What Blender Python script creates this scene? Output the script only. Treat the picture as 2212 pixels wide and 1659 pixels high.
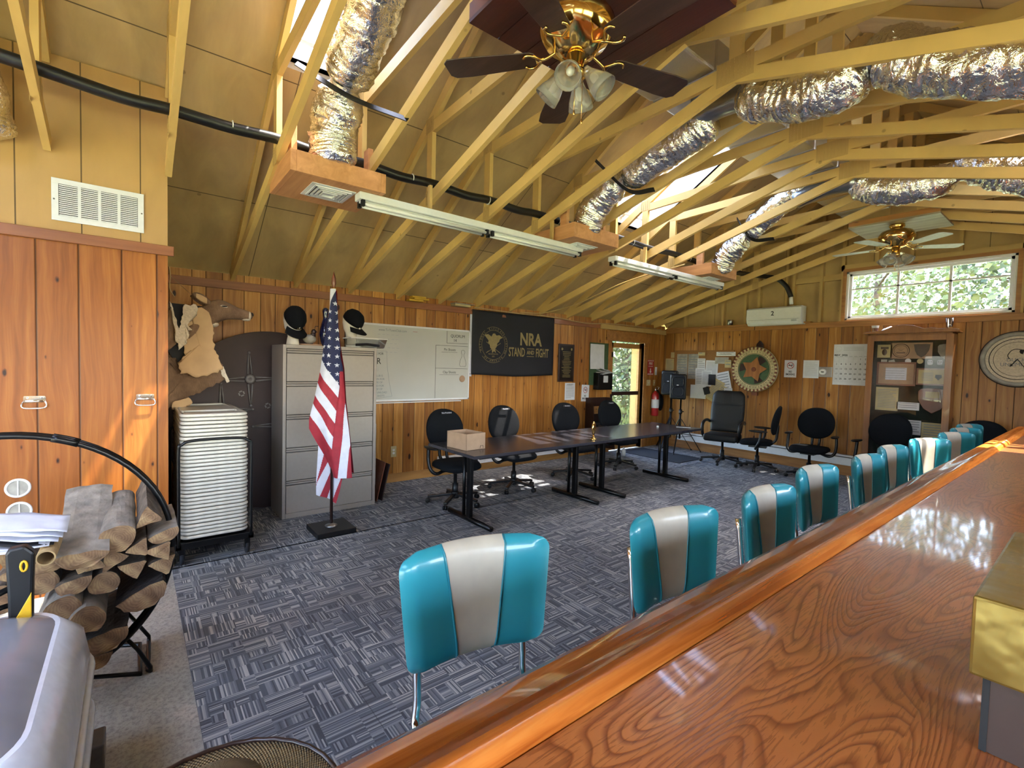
import bpy, math, random
from mathutils import Vector, Matrix, Euler, noise as mnoise
random.seed(7)
PI = math.pi
for o in list(bpy.data.objects): bpy.data.objects.remove(o)
S = bpy.context.scene
C = S.collection
# ---------------------------------------------------------------- camera
cd = bpy.data.cameras.new('camera'); cam = bpy.data.objects.new('camera', cd); C.objects.link(cam)
cr, cu, cf = Vector((.6222, .7824, .0261)), Vector((-.0479, .0048, .9988)), Vector((-.7814, .6227, -.0402))
cu = cr.cross(cf) * -1 if cr.cross(cf).z < 0 else cr.cross(cf)
m = Matrix((cr, cu, -cf)).transposed().to_4x4(); m.translation = Vector((0, 0, 1.56))
cam.matrix_world = m
cd.sensor_width = 36; cd.lens = 36 * 1028.2 / 2212; cd.clip_start = .05; cd.clip_end = 300
S.camera = cam
# ---------------------------------------------------------------- light
vs = S.view_settings; vs.view_transform = 'Standard'; vs.look = 'None'; vs.gamma = 1; vs.use_curve_mapping = False
vs.exposure = 2.27
W = bpy.data.worlds.new('sky'); S.world = W; W.use_nodes = True
wn = W.node_tree.nodes; bgn = wn['Background']
sk = wn.new('ShaderNodeTexSky'); sk.sky_type = 'NISHITA'; sk.sun_disc = False
sk.sun_elevation = math.radians(60); sk.sun_rotation = math.radians(60); sk.air_density = 1; sk.dust_density = 2.5; sk.ozone_density = .6
W.node_tree.links.new(sk.outputs[0], bgn.inputs[0]); bgn.inputs[1].default_value = 1.1
sl = bpy.data.lights.new('sun', 'SUN'); sl.energy = 10; sl.angle = .012; sl.color = (1, .93, .82)
so = bpy.data.objects.new('sun', sl); C.objects.link(so)
SUN = Vector((-.3, -.341, -1)).normalized()
so.rotation_euler = SUN.to_track_quat('-Z', 'Y').to_euler(); so.location = (6, 4, 10)
def portal(name, loc, sx, sy, d):
    l = bpy.data.lights.new(name, 'AREA'); l.shape = 'RECTANGLE'; l.size = sx; l.size_y = sy
    l.cycles.is_portal = True
    o = bpy.data.objects.new(name, l); C.objects.link(o); o.location = loc
    o.rotation_euler = Vector(d).to_track_quat('-Z', 'Y').to_euler()

# ---------------------------------------------------------------- mesh helpers
class MB:
    def __init__(s): s.v = []; s.f = []; s.m = []
    def add(s, vs, fs, mi=0):
        b = len(s.v); s.v += [tuple(v) for v in vs]; s.f += [tuple(i + b for i in f) for f in fs]; s.m += [mi] * len(fs); return s
    def box(s, x0, x1, y0, y1, z0, z1, mi=0):
        return s.add([(x0,y0,z0),(x1,y0,z0),(x1,y1,z0),(x0,y1,z0),(x0,y0,z1),(x1,y0,z1),(x1,y1,z1),(x0,y1,z1)],
                     [(3,2,1,0),(4,5,6,7),(0,1,5,4),(1,2,6,5),(2,3,7,6),(3,0,4,7)], mi)
    def obox(s, c, sz, rot, mi=0):
        M = Matrix.Translation(c) @ (rot.to_matrix().to_4x4() if isinstance(rot, Euler) else rot.to_4x4())
        h = [x / 2 for x in sz]; t = MB().box(-h[0], h[0], -h[1], h[1], -h[2], h[2])
        return s.add([M @ Vector(v) for v in t.v], t.f, mi)
    def beam(s, a, b, w, h, up=(0, 0, 1), mi=0):
        a, b = Vector(a), Vector(b); d = (b - a); L = d.length; d.normalize()
        x = d.cross(Vector(up)).normalized(); z = x.cross(d)
        R = Matrix((x, d, z)).transposed()
        return s.obox((a + b) / 2, (w, L, h), R, mi)
    def tube(s, path, r, n=8, closed=False, mi=0, caps=True, ry=None):
        P = [Vector(p) for p in path]; N = len(P)
        if isinstance(r, (int, float)): r = [r] * N
        t0 = (P[1] - P[0]).normalized(); u = t0.orthogonal().normalized(); vs = []; prev = t0
        for i in range(N):
            if closed: t = (P[(i + 1) % N] - P[i - 1]).normalized()
            elif i == 0: t = t0
            elif i == N - 1: t = (P[-1] - P[-2]).normalized()
            else: t = (P[i + 1] - P[i - 1]).normalized()
            u = prev.rotation_difference(t) @ u; prev = t
            w = t.cross(u)
            q = 1
            if not closed and 0 < i < N - 1:
                c = max(.5, (P[i+1]-P[i]).normalized().dot(t)); q = 1 / c
            for k in range(n):
                a = 2 * PI * k / n; vs.append(P[i] + (u * math.cos(a) + w * math.sin(a)) * r[i] * q)
        fs = []
        M_ = N if closed else N - 1
        for i in range(M_):
            j = (i + 1) % N
            for k in range(n):
                l = (k + 1) % n; fs.append((i*n+k, i*n+l, j*n+l, j*n+k))
        if caps and not closed: fs += [tuple(range(n - 1, -1, -1)), tuple((N-1)*n + k for k in range(n))]
        return s.add(vs, fs, mi)
    def lathe(s, prof, n=24, M=None, mi=0, caps=True):
        vs = []; M = M or Matrix()
        for r, z in prof:
            for k in range(n): a = 2 * PI * k / n; vs.append(M @ Vector((r * math.cos(a), r * math.sin(a), z)))
        fs = []
        for i in range(len(prof) - 1):
            for k in range(n): l = (k + 1) % n; fs.append((i*n+k, i*n+l, (i+1)*n+l, (i+1)*n+k))
        if caps:
            if prof[0][0] > 1e-5: fs.append(tuple(range(n - 1, -1, -1)))
            if prof[-1][0] > 1e-5: fs.append(tuple((len(prof)-1)*n + k for k in range(n)))
        return s.add(vs, fs, mi)
    def prism(s, poly, t, M=None, mi=0):       # polygon in local xy, thickness along +z
        M = M or Matrix(); n = len(poly)
        vs = [M @ Vector((x, y, 0)) for x, y in poly] + [M @ Vector((x, y, t)) for x, y in poly]
        return s.add(vs, [tuple(range(n - 1, -1, -1)), tuple(range(n, 2 * n))] + [(i, (i+1) % n, n + (i+1) % n, n + i) for i in range(n)], mi)
    def grid(s, nu, nv, fn, mi=0, mf=None):
        b = len(s.v)
        for j in range(nv + 1):
            for i in range(nu + 1): s.v.append(tuple(fn(i / nu, j / nv)))
        for j in range(nv):
            for i in range(nu):
                a = b + j * (nu + 1) + i; s.f.append((a, a + 1, a + nu + 2, a + nu + 1))
                s.m.append(mf((i + .5) / nu, (j + .5) / nv) if mf else mi)
        return s
    def ell(s, c, r, n=16, k=10, M=None, mi=0):
        M2 = Matrix.Translation(c) @ (M or Matrix()) @ Matrix.Diagonal((r[0], r[1], r[2], 1))
        return s.lathe([(max(1e-6, math.sin(PI * i / k)), -math.cos(PI * i / k)) for i in range(k + 1)], n, M2, mi, False)

def obj(name, b, mats, parent=None, bevel=0, seg=2, smooth=False, sub=0, solid=0, at=None):
    me = bpy.data.meshes.new(name); me.from_pydata(b.v, [], b.f)
    if not isinstance(mats, (list, tuple)): mats = [mats]
    for m_ in mats: me.materials.append(m_)
    if len(mats) > 1: me.polygons.foreach_set('material_index', b.m)
    if smooth: me.polygons.foreach_set('use_smooth', [True] * len(me.polygons))
    me.validate(); me.update()
    o = bpy.data.objects.new(name, me); C.objects.link(o)
    if parent: o.parent = parent
    if at: o.location = at
    if solid: q = o.modifiers.new('s', 'SOLIDIFY'); q.thickness = solid; q.offset = 0
    if bevel: q = o.modifiers.new('b', 'BEVEL'); q.width = bevel; q.segments = seg; q.limit_method = 'ANGLE'; q.angle_limit = .6
    if sub: q = o.modifiers.new('d', 'SUBSURF'); q.levels = q.render_levels = sub
    if smooth and bevel == 0 and sub == 0:
        pass
    return o
def tag(o, label, cat, group=None, kind=None):
    o['label'] = label; o['category'] = cat
    if group: o['group'] = group
    if kind: o['kind'] = kind
    return o
def thing(name, label, cat, loc=(0, 0, 0), rz=0, group=None):
    o = bpy.data.objects.new(name, None); C.objects.link(o); o.empty_display_size = .05
    o.location = loc; o.rotation_euler = (0, 0, rz)
    return tag(o, label, cat, group)
def struct(name, b, mats, **k):
    p = k.get('parent'); o = obj(name, b, mats, **k)
    if not p: o['kind'] = 'structure'
    return o
def dup(root, loc=None, rz=None, label=None, group=None, skip=()):
    kids = {}
    for o in C.objects:
        if o.parent: kids.setdefault(o.parent.name, []).append(o)
    r = root.copy(); C.objects.link(r)
    if loc is not None: r.location = loc
    if rz is not None: r.rotation_euler = (0, 0, rz)
    if label: r['label'] = label
    if group: r['group'] = group
    for ch in kids.get(root.name, []):
        if ch.name in skip: continue
        c = ch.copy(); C.objects.link(c); c.parent = r
        for g in kids.get(ch.name, []):
            d = g.copy(); C.objects.link(d); d.parent = c
    return r
def text(name, s, size, M, mat, parent=None, ext=.0008, align='CENTER', sx=1, offset=0):
    cu_ = bpy.data.curves.new('t', 'FONT'); cu_.body = s; cu_.size = size; cu_.extrude = ext; cu_.align_x = align; cu_.align_y = 'CENTER'; cu_.resolution_u = 3; cu_.offset = offset
    t = bpy.data.objects.new('t', cu_); C.objects.link(t)
    me = bpy.data.meshes.new_from_object(t.evaluated_get(bpy.context.evaluated_depsgraph_get()))
    bpy.data.objects.remove(t); bpy.data.curves.remove(cu_)
    me.transform(M @ Matrix.Diagonal((sx, 1, 1, 1))); me.materials.clear(); me.materials.append(mat)
    o = bpy.data.objects.new(name, me); C.objects.link(o)
    if parent: o.parent = parent
    return o
def frame(org, x, z):      # matrix: local x along `x`, local y along `z`(up), local z out
    x = Vector(x).normalized(); z = Vector(z).normalized(); n = x.cross(z)
    M = Matrix((x, z, n)).transposed().to_4x4(); M.translation = Vector(org); return M
def LW(y, z, d=0): return frame((-5.70 + d, y, z), (0, 1, 0), (0, 0, 1))     # on the left wall, facing +X
def FW(x, z, d=0): return frame((x, 8.5 - d, z), (1, 0, 0), (0, 0, 1))       # on the far wall, facing -Y
def rrect(w, h, r, n=4):
    p = []
    for cx, cy, a0 in ((w/2-r, h/2-r, 0), (-w/2+r, h/2-r, 90), (-w/2+r, -h/2+r, 180), (w/2-r, -h/2+r, 270)):
        for i in range(n + 1):
            a = math.radians(a0 + 90 * i / n); p.append((cx + r * math.cos(a), cy + r * math.sin(a)))
    return p
def bez(pts, n=10):      # catmull-rom through points
    P = [Vector(p) for p in pts]; P = [P[0] * 2 - P[1]] + P + [P[-1] * 2 - P[-2]]; o = []
    for i in range(1, len(P) - 2):
        for k in range(n):
            t = k / n; a, b, c, d = P[i-1], P[i], P[i+1], P[i+2]
            o.append(.5 * ((2*b) + (c-a)*t + (2*a-5*b+4*c-d)*t*t + (-a+3*b-3*c+d)*t**3))
    o.append(P[-2]); return o

# ---------------------------------------------------------------- materials
def H(h):
    h = h.lstrip('#'); c = [int(h[i:i+2], 16) / 255 for i in (0, 2, 4)]
    return tuple(x / 12.92 if x <= .04045 else ((x + .055) / 1.055) ** 2.4 for x in c) + (1,)
class NT:
    def __init__(s, name):
        s.mat = bpy.data.materials.new(name); s.mat.use_nodes = True; s.t = s.mat.node_tree; s.b = s.t.nodes['Principled BSDF']
    def n(s, typ, **k):
        x = s.t.nodes.new('ShaderNode' + typ)
        for a, v in k.items():
            if a.startswith('i_'):
                key = a[2:]; key = int(key) if key.isdigit() else key.replace('_', ' ')
                (s.lk(v, x.inputs[key]) if isinstance(v, bpy.types.NodeSocket) else setattr(x.inputs[key], 'default_value', v))
            else: setattr(x, a, v)
        return x
    def lk(s, a, b): s.t.links.new(a, b)
    def math(s, op, a, b=0, c=0):
        x = s.t.nodes.new('ShaderNodeMath'); x.operation = op
        for i, v in enumerate((a, b, c)):
            if isinstance(v, bpy.types.NodeSocket): s.lk(v, x.inputs[i])
            else: x.inputs[i].default_value = v
        return x.outputs[0]
    def mix(s, f, a, b, mode='MIX'):
        x = s.t.nodes.new('ShaderNodeMix'); x.data_type = 'RGBA'; x.blend_type = mode
        for k, v in ((0, f), (6, a), (7, b)):
            if isinstance(v, bpy.types.NodeSocket): s.lk(v, x.inputs[k])
            else: x.inputs[k].default_value = v
        return x.outputs[2]
    def ramp(s, f, stops, interp='LINEAR'):
        x = s.t.nodes.new('ShaderNodeValToRGB'); s.lk(f, x.inputs[0]); x.color_ramp.interpolation = interp
        e = x.color_ramp.elements
        while len(e) < len(stops): e.new(.5)
        for q, (p, c) in zip(e, stops): q.position = p; q.color = c if len(c) == 4 else (*c, 1)
        return x.outputs[0]
    def pos(s):
        g = s.n('NewGeometry'); x = s.n('SeparateXYZ'); s.lk(g.outputs['Position'], x.inputs[0]); return x.outputs
    def oc(s):
        g = s.n('TexCoord'); x = s.n('SeparateXYZ'); s.lk(g.outputs['Object'], x.inputs[0]); return x.outputs
    def vec(s, x, y, z=0):
        c = s.t.nodes.new('ShaderNodeCombineXYZ')
        for i, v in enumerate((x, y, z)):
            if isinstance(v, bpy.types.NodeSocket): s.lk(v, c.inputs[i])
            else: c.inputs[i].default_value = v
        return c.outputs[0]
    def noise(s, v, scale, det=3, rough=.5, dist=0):
        x = s.n('TexNoise', i_Scale=scale, i_Detail=det, i_Roughness=rough, i_Distortion=dist); s.lk(v, x.inputs['Vector']); return x.outputs[0]
    def white(s, v):
        x = s.n('TexWhiteNoise'); s.lk(v, x.inputs['Vector']); return x.outputs['Value']
    def bump(s, h, d=.02, st=1):
        x = s.n('Bump', i_Strength=st, i_Distance=d, i_Height=h); s.lk(x.outputs[0], s.b.inputs['Normal'])
    def set(s, **k):
        nm = dict(col='Base Color', rough='Roughness', metal='Metallic', coat='Coat Weight', coatr='Coat Roughness', spec='Specular IOR Level', trans='Transmission Weight', ior='IOR', alpha='Alpha', sheen='Sheen Weight', sss='Subsurface Weight', em='Emission Color', ems='Emission Strength')
        for a, v in k.items():
            i = s.b.inputs[nm[a]]
            if isinstance(v, bpy.types.NodeSocket): s.lk(v, i)
            else: i.default_value = v
        return s.mat
def plain(name, c, rough=.5, metal=0, coat=0, var=.12, scale=30, bump=0, spec=.5, **k):
    t = NT(name); c = H(c) if isinstance(c, str) else c
    g = t.n('TexCoord').outputs['Object']; nz = t.noise(g, scale, 3)
    lo = tuple(x * (1 - var) for x in c[:3]) + (1,); hi = tuple(min(1, x * (1 + var)) for x in c[:3]) + (1,)
    if bump: t.bump(nz, bump)
    return t.set(col=t.ramp(nz, [(.3, lo), (.7, hi)]), rough=rough, metal=metal, coat=coat, spec=spec, **k)
def pine(name, ax, tone=1.0, wid=.155, hue=(1, 1, 1)):
    t = NT(name); p = t.pos(); u = p[ax]; z = p[2]
    vo = t.n('TexVoronoi', voronoi_dimensions='1D', i_Scale=1 / wid, i_Randomness=.55); t.lk(u, vo.inputs['W'])
    ve = t.n('TexVoronoi', voronoi_dimensions='1D', feature='DISTANCE_TO_EDGE', i_Scale=1 / wid, i_Randomness=.55); t.lk(u, ve.inputs['W'])
    cid = t.n('SeparateColor'); t.lk(vo.outputs['Color'], cid.inputs[0]); r = cid.outputs[0]; g2 = cid.outputs[1]
    off = t.math('MULTIPLY', g2, 37.0)
    # slow drift of the grain along the board
    dr = t.noise(t.vec(u, t.math('ADD', z, off), 0), 1.6, 2)
    gu = t.math('MULTIPLY_ADD', dr, .10, u)
    gr = t.noise(t.vec(t.math('MULTIPLY', gu, 26), t.math('MULTIPLY', z, 1.1), off), 1.0, 4, .6, .3)
    fine = t.noise(t.vec(t.math('MULTIPLY', gu, 130), t.math('MULTIPLY', z, 4), off), 1.0, 2)
    def cc(h): c = H(h); return tuple(min(1, a * b * tone) for a, b in zip(c[:3], hue)) + (1,)
    base = t.ramp(gr, [(.28, cc('#93602a')), (.5, cc('#b47c3a')), (.72, cc('#cd9a55'))])
    tint = t.ramp(r, [(0, (.66, .58, .5, 1)), (.35, (.86, .82, .75, 1)), (.7, (1, 1, 1, 1)), (1, (1.25, 1.3, 1.3, 1))])
    c = t.mix(1, base, tint, 'MULTIPLY')
    c = t.mix(t.math('MULTIPLY', fine, .35), c, cc('#7a4418'))
    # knots
    kv = t.vec(t.math('MULTIPLY', u, 5.6), t.math('MULTIPLY_ADD', z, 2.6, off), 0)
    kn = t.n('TexVoronoi', voronoi_dimensions='2D', i_Scale=1.0, i_Randomness=1.0); t.lk(kv, kn.inputs['Vector'])
    kc = t.n('SeparateColor'); t.lk(kn.outputs['Color'], kc.inputs[0])
    sel = t.math('GREATER_THAN', kc.outputs[0], .52)
    sz = t.math('MULTIPLY_ADD', t.math('POWER', kc.outputs[1], 2), .09, .03)
    kd = t.math('ADD', kn.outputs['Distance'], t.math('MULTIPLY', t.math('SUBTRACT', t.noise(t.vec(t.math('MULTIPLY', u, 30), t.math('MULTIPLY', z, 14), 0), 1, 2), .5), .09))
    dk = t.math('MULTIPLY', t.math('SMOOTH_MIN', 1, t.math('MAXIMUM', 0, t.math('MULTIPLY', t.math('SUBTRACT', sz, kd), 22)), .1), sel)
    halo = t.math('MULTIPLY', t.math('MINIMUM', 1, t.math('MAXIMUM', 0, t.math('MULTIPLY', t.math('SUBTRACT', t.math('MULTIPLY', sz, 2.4), kd), 9))), sel)
    c = t.mix(t.math('MULTIPLY', halo, .35), c, cc('#8a4a1c'))
    c = t.mix(t.math('MINIMUM', 1, dk), c, cc('#2c1208'))
    gv = t.math('MINIMUM', 1, t.math('MULTIPLY', ve.outputs['Distance'], 26))
    c = t.mix(gv, cc('#3b1c0a'), c)
    t.bump(gv, .006, .7)
    return t.set(col=c, rough=.42, coat=.12, coatr=.3, spec=.3)
def wood(name, c1, c2, ax=0, scale=1, rough=.5, coat=0, knots=True, stretch=14, coatr=.05, c3=None, bands=None):
    t = NT(name); o = t.oc(); a = [o[0], o[1], o[2]]
    v = [t.math('MULTIPLY', a[i], scale * (1.2 if i == ax else stretch)) for i in range(3)]
    vv = t.vec(*v); n1 = t.noise(vv, 1, 4, .6, .8); n2 = t.noise(vv, 4.3, 3)
    c = t.ramp(n1, [(.3, H(c1)), (.7, H(c2))]); c = t.mix(t.math('MULTIPLY', n2, .4), c, H(c3 or c1))
    if knots:
        kv = t.vec(*[t.math('MULTIPLY', a[i], 1.6 if i == ax else 5) for i in range(3)])
        kn = t.n('TexVoronoi', i_Scale=1.0); t.lk(kv, kn.inputs['Vector'])
        c = t.mix(t.math('MINIMUM', .8, t.math('MAXIMUM', 0, t.math('MULTIPLY', t.math('SUBTRACT', .07, kn.outputs['Distance']), 25))), c, tuple(x * .25 for x in H(c1)[:3]) + (1,))
    t.bump(n2, .002, .5)
    return t.set(col=c, rough=rough, coat=coat, coatr=coatr)
M_ = {}
M_['pineL'] = pine('pine_boards_left', 1)
M_['pineF'] = pine('pine_boards_far', 0, tone=.85, wid=.17)
M_['pineC'] = pine('pine_boards_closet', 1, wid=.19, tone=.86, hue=(1.04, .80, .54))
M_['trim'] = wood('trim_brown', '#7a4526', '#9c6038', 1, rough=.45, coat=.2)
M_['trimx'] = wood('trim_tan', '#8a5a2a', '#b9803f', 0, rough=.45, coat=.2)
M_['oakC'] = wood('cabinet_oak', '#7d4c22', '#a46a34', 2, rough=.4, coat=.3)
def paint(name, c, seams=None, var=.18):
    t = NT(name); p = t.pos(); g = t.vec(p[0], p[1], p[2])
    n1 = t.noise(t.vec(t.math('MULTIPLY', p[0], 1.2), t.math('MULTIPLY', p[1], 3), p[2]), 1.5, 4, .6, .6); n2 = t.noise(g, 30, 3)
    c = H(c); c_ = t.ramp(n1, [(.25, tuple(x * (1 - var) for x in c[:3]) + (1,)), (.75, tuple(min(1, x * (1 + var)) for x in c[:3]) + (1,))])
    kn = t.n('TexVoronoi', i_Scale=4.5); t.lk(g, kn.inputs['Vector']); kc = t.n('SeparateColor'); t.lk(kn.outputs['Color'], kc.inputs[0])
    k = t.math('MULTIPLY', t.math('MULTIPLY', t.math('MINIMUM', 1, t.math('MAXIMUM', 0, t.math('MULTIPLY', t.math('SUBTRACT', .085, kn.outputs['Distance']), 30))), t.math('GREATER_THAN', kc.outputs[0], .6)), .55)
    c_ = t.mix(k, c_, tuple(x * .35 for x in c[:3]) + (1,))
    if seams:
        for ax, per, of in seams:
            w = t.math('ABSOLUTE', t.math('SUBTRACT', t.math('FRACT', t.math('MULTIPLY_ADD', p[ax], 1 / per, of)), .5))
            c_ = t.mix(t.math('LESS_THAN', w, .0035 / per), c_, tuple(x * .25 for x in c[:3]) + (1,))
    t.bump(n2, .001, .6)
    return t.set(col=c_, rough=.6, spec=.35)
M_['ply'] = paint('painted_plywood', '#b99d6e', [(0, 1.05, .2), (1, 2.44, .1)])
M_['plyW'] = paint('painted_plywood_wall', '#b2945f', [(0, 1.22, .35)])
M_['plyC'] = paint('painted_plywood_closet', '#b48f5a', [(1, .3, .35)], var=.08)
M_['lum'] = paint('yellow_painted_lumber', '#cfac69', var=.14)
M_['box'] = wood('fir_box_wood', '#b07a4c', '#d59c6c', 0, rough=.6)
M_['stud'] = paint('wall_stud_paint', '#ba9a60', var=.12)
# carpet
t = NT('carpet_tiles'); p = t.pos()
ax_ = t.math('MULTIPLY', p[0], 1.0); ay_ = t.math('MULTIPLY', p[1], 1.0)
cx_ = t.math('FLOOR', t.math('MULTIPLY', ax_, 1 / .051)); cy_ = t.math('FLOOR', t.math('MULTIPLY', ay_, 1 / .051))
blk = t.white(t.vec(t.math('FLOOR', t.math('MULTIPLY', cx_, .5)), cy_, 0)); blk2 = t.white(t.vec(cx_, t.math('FLOOR', t.math('MULTIPLY', cy_, .334)), 5))
dirn = t.math('GREATER_THAN', t.math('ADD', t.math('MULTIPLY', blk, .5), t.math('MULTIPLY', blk2, .5)), .5)
# stripes running along X (vary with y): pieces bounded by cell columns of 2 ; stripes along Y: bounded by rows of 3
sx_ = t.white(t.vec(t.math('FLOOR', t.math('MULTIPLY', cx_, .5)), t.math('FLOOR', t.math('MULTIPLY', ay_, 1 / .0062)), 1))
sy_ = t.white(t.vec(t.math('FLOOR', t.math('MULTIPLY', ax_, 1 / .0062)), t.math('FLOOR', t.math('MULTIPLY', cy_, .334)), 2))
st = t.math('ADD', t.math('MULTIPLY', sy_, dirn), t.math('MULTIPLY', sx_, t.math('SUBTRACT', 1, dirn)))
big = t.noise(t.vec(p[0], p[1], 0), 1.4, 2)
st2 = t.math('ADD', t.math('MULTIPLY', st, .9), t.math('MULTIPLY', t.math('SUBTRACT', big, .5), .45))
cc_ = t.ramp(st2, [(.05, H('#40444f')), (.40, H('#636873')), (.66, H('#8c9097')), (.90, H('#cfcecb'))])
rib = t.math('ABSOLUTE', t.math('SUBTRACT', t.math('FRACT', t.math('MULTIPLY', ax_, 1 / .0052)), .5))
cc_ = t.mix(t.math('MULTIPLY', t.math('LESS_THAN', rib, .16), .3), cc_, H('#1b1d24'))
e1 = t.math('LESS_THAN', t.math('ABSOLUTE', t.math('SUBTRACT', t.math('FRACT', t.math('MULTIPLY', ax_, 1 / .61)), .5)), .0028)
e2 = t.math('LESS_THAN', t.math('ABSOLUTE', t.math('SUBTRACT', t.math('FRACT', t.math('MULTIPLY_ADD', ay_, 1 / .61, .15)), .5)), .0035)
cc_ = t.mix(t.math('MULTIPLY', t.math('MAXIMUM', e1, e2), .55), cc_, H('#24272f'))
fz = t.noise(t.vec(p[0], p[1], 0), 900, 2); t.bump(fz, .004, .8)
M_['carpet'] = t.set(col=cc_, rough=.95, spec=.1, sheen=.2)
# concrete
t = NT('concrete'); p = t.pos(); g = t.vec(p[0], p[1], p[2])
n1 = t.noise(g, 2.5, 5, .65, .4); n2 = t.noise(g, 45, 5, .8)
c_ = t.ramp(n1, [(.3, H('#97948c')), (.55, H('#aba8a0')), (.75, H('#bdb2a6'))]); c_ = t.mix(t.math('MULTIPLY', t.math('MAXIMUM', 0, t.math('MULTIPLY', t.math('SUBTRACT', n2, .45), 6)), .5), c_, H('#55554f'))
dd = t.math('SQRT', t.math('ADD', t.math('POWER', t.math('MULTIPLY', t.math('ADD', p[0], 2.62), 1.0), 2), t.math('POWER', t.math('MULTIPLY', t.math('ADD', p[1], .19), 2.2), 2)))
c_ = t.mix(t.math('MULTIPLY', t.math('LESS_THAN', t.math('ADD', dd, t.math('MULTIPLY', n2, .03)), .075), .6), c_, H('#b03a48'))
t.bump(n2, .002, .6); M_['conc'] = t.set(col=c_, rough=.75)
# bar oak: plain-sawn cathedral grain
t = NT('bar_top_oak'); p = t.pos()
bo = t.math('FLOOR', t.math('MULTIPLY_ADD', p[0], 1 / .29, .52)); br = t.white(t.vec(bo, 3, 1))
nn = t.noise(t.vec(t.math('MULTIPLY', p[0], 3.6), t.math('MULTIPLY_ADD', p[1], .8, t.math('MULTIPLY', br, 9)), 0), 1.25, 2, .4, .6)
ring = t.math('FRACT', t.math('MULTIPLY', nn, 40)); rg = t.ramp(ring, [(0, (0, 0, 0)), (.12, (.9, .9, .9)), (.6, (1, 1, 1)), (1, (.0, .0, .0))])
fn = t.noise(t.vec(t.math('MULTIPLY', p[0], 260), t.math('MULTIPLY', p[1], 16), 0), 1, 3)
c_ = t.mix(rg, H('#7d3f1e'), t.ramp(nn, [(.3, H('#9a552b')), (.6, H('#ad6736')), (.8, H('#b97744'))]))
c_ = t.mix(t.math('MULTIPLY', t.math('GREATER_THAN', fn, .56), .4), c_, H('#5a2a10'))
t.bump(t.math('ADD', t.math('MULTIPLY', rg, .2), t.noise(t.vec(p[0], p[1], 0), 6, 2)), .0035, .35)
M_['bar'] = t.set(col=c_, rough=.28, coat=.6, coatr=.05, spec=.5)
t = NT('bar_rail_oak'); p = t.pos()
nn = t.noise(t.vec(t.math('MULTIPLY', p[0], 55), t.math('MULTIPLY', p[1], 2.2), t.math('MULTIPLY', p[2], 55)), 1, 4, .55, .7)
c_ = t.ramp(nn, [(.3, H('#994c1b')), (.55, H('#bf6d2c')), (.75, H('#cf8640'))])
t.bump(t.noise(t.vec(p[0], p[1], 0), 8, 2), .002, .3)
M_['rail'] = t.set(col=c_, rough=.24, coat=.7, coatr=.06)
# foil
t = NT('foil_insulation'); o_ = t.n('TexCoord').outputs['Object']
n1 = t.noise(o_, 22, 3, .6, 1.5)
t.bump(n1, .010, 1)
M_['foil'] = t.set(col=(.86, .85, .84, 1), rough=.13, metal=1)
t = NT('foil_board'); o_ = t.n('TexCoord').outputs['Object']; t.bump(t.noise(o_, 120, 3, .6), .004, .8)
M_['foilb'] = t.set(col=(.62, .62, .63, 1), rough=.35, metal=1)
t = NT('galvanised_metal'); o_ = t.n('TexCoord').outputs['Object']; t.bump(t.noise(o_, 6, 2), .01, .4)
M_['galv'] = t.set(col=(.45, .47, .5, 1), rough=.3, metal=1)
M_['brass'] = plain('brass', (.83, .56, .2, 1), .12, 1, var=.04)
M_['gold'] = plain('hammered_gold', (.26, .18, .045, 1), .3, .7, var=.08, scale=9, bump=.008)
M_['chrome'] = plain('chrome', (.85, .85, .86, 1), .07, 1, var=.03)
M_['teal'] = plain('teal_vinyl', '#26808f', .3, coat=.35, var=.1, scale=5, bump=.002)
M_['cream'] = plain('cream_vinyl', '#a79e90', .42, coat=.15, var=.1, scale=9, bump=.002)
M_['tpipe'] = plain('teal_piping', '#1c6c7a', .35)
M_['black'] = plain('black_plastic', '#0e0e10', .4)
M_['blackm'] = plain('black_metal', '#0a0a0c', .32, .3)
M_['fab'] = plain('black_fabric', '#101216', .9, var=.3, scale=200, bump=.002, spec=.2)
M_['leath'] = plain('black_leather', '#0c0d0e', .6, var=.2, scale=60, bump=.002)
M_['tabtop'] = plain('dark_laminate', '#323036', .2, var=.25, scale=6)
M_['white'] = plain('white_plastic', '#d8d8d4', .4, var=.03)
M_['wmetal'] = plain('white_enamel', '#d9dadb', .3, var=.03)
M_['chairw'] = plain('offwhite_tubing', '#c9c4b8', .35, var=.08, coat=.2)
M_['ceram'] = plain('foam_white', '#e4ddd0', .8, var=.04)
M_['steel'] = plain('putty_cabinet_paint', '#9a9188', .42, var=.03)
M_['steeld'] = plain('cabinet_gap', '#4a4642', .5)
M_['paper'] = plain('paper', '#cfd0d2', .8, var=.05, scale=12)
M_['papery'] = plain('yellowed_paper', '#b7a77c', .8, var=.12, scale=8)
M_['paperg'] = plain('grey_print', '#9b978e', .8, var=.2, scale=14)
M_['ink'] = plain('black_ink', '#18181c', .7, var=.02)
M_['inkf'] = plain('faded_ink', '#7d8288', .7, var=.05)
M_['inkl'] = plain('pale_ink', '#a9adb0', .7, var=.05)
M_['wboard'] = plain('whiteboard_surface', '#c2c3bd', .18, var=.05, scale=2, coat=.4)
M_['flagb'] = plain('black_banner_cloth', '#121218', .7, var=.25, scale=3)
M_['tan'] = plain('khaki_print', '#8a7a4e', .7)
M_['red'] = plain('red_cloth', '#96202f', .75, var=.12, scale=20)
M_['whc'] = plain('white_cloth', '#c9cad6', .75, var=.06, scale=20)
M_['navy'] = plain('navy_cloth', '#1b2148', .75, var=.15, scale=20)
M_['navyg'] = plain('navy_gloss', '#10173c', .12, coat=.6, var=.1)
M_['redp'] = plain('red_paint', '#a3201f', .3, coat=.4)
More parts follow.
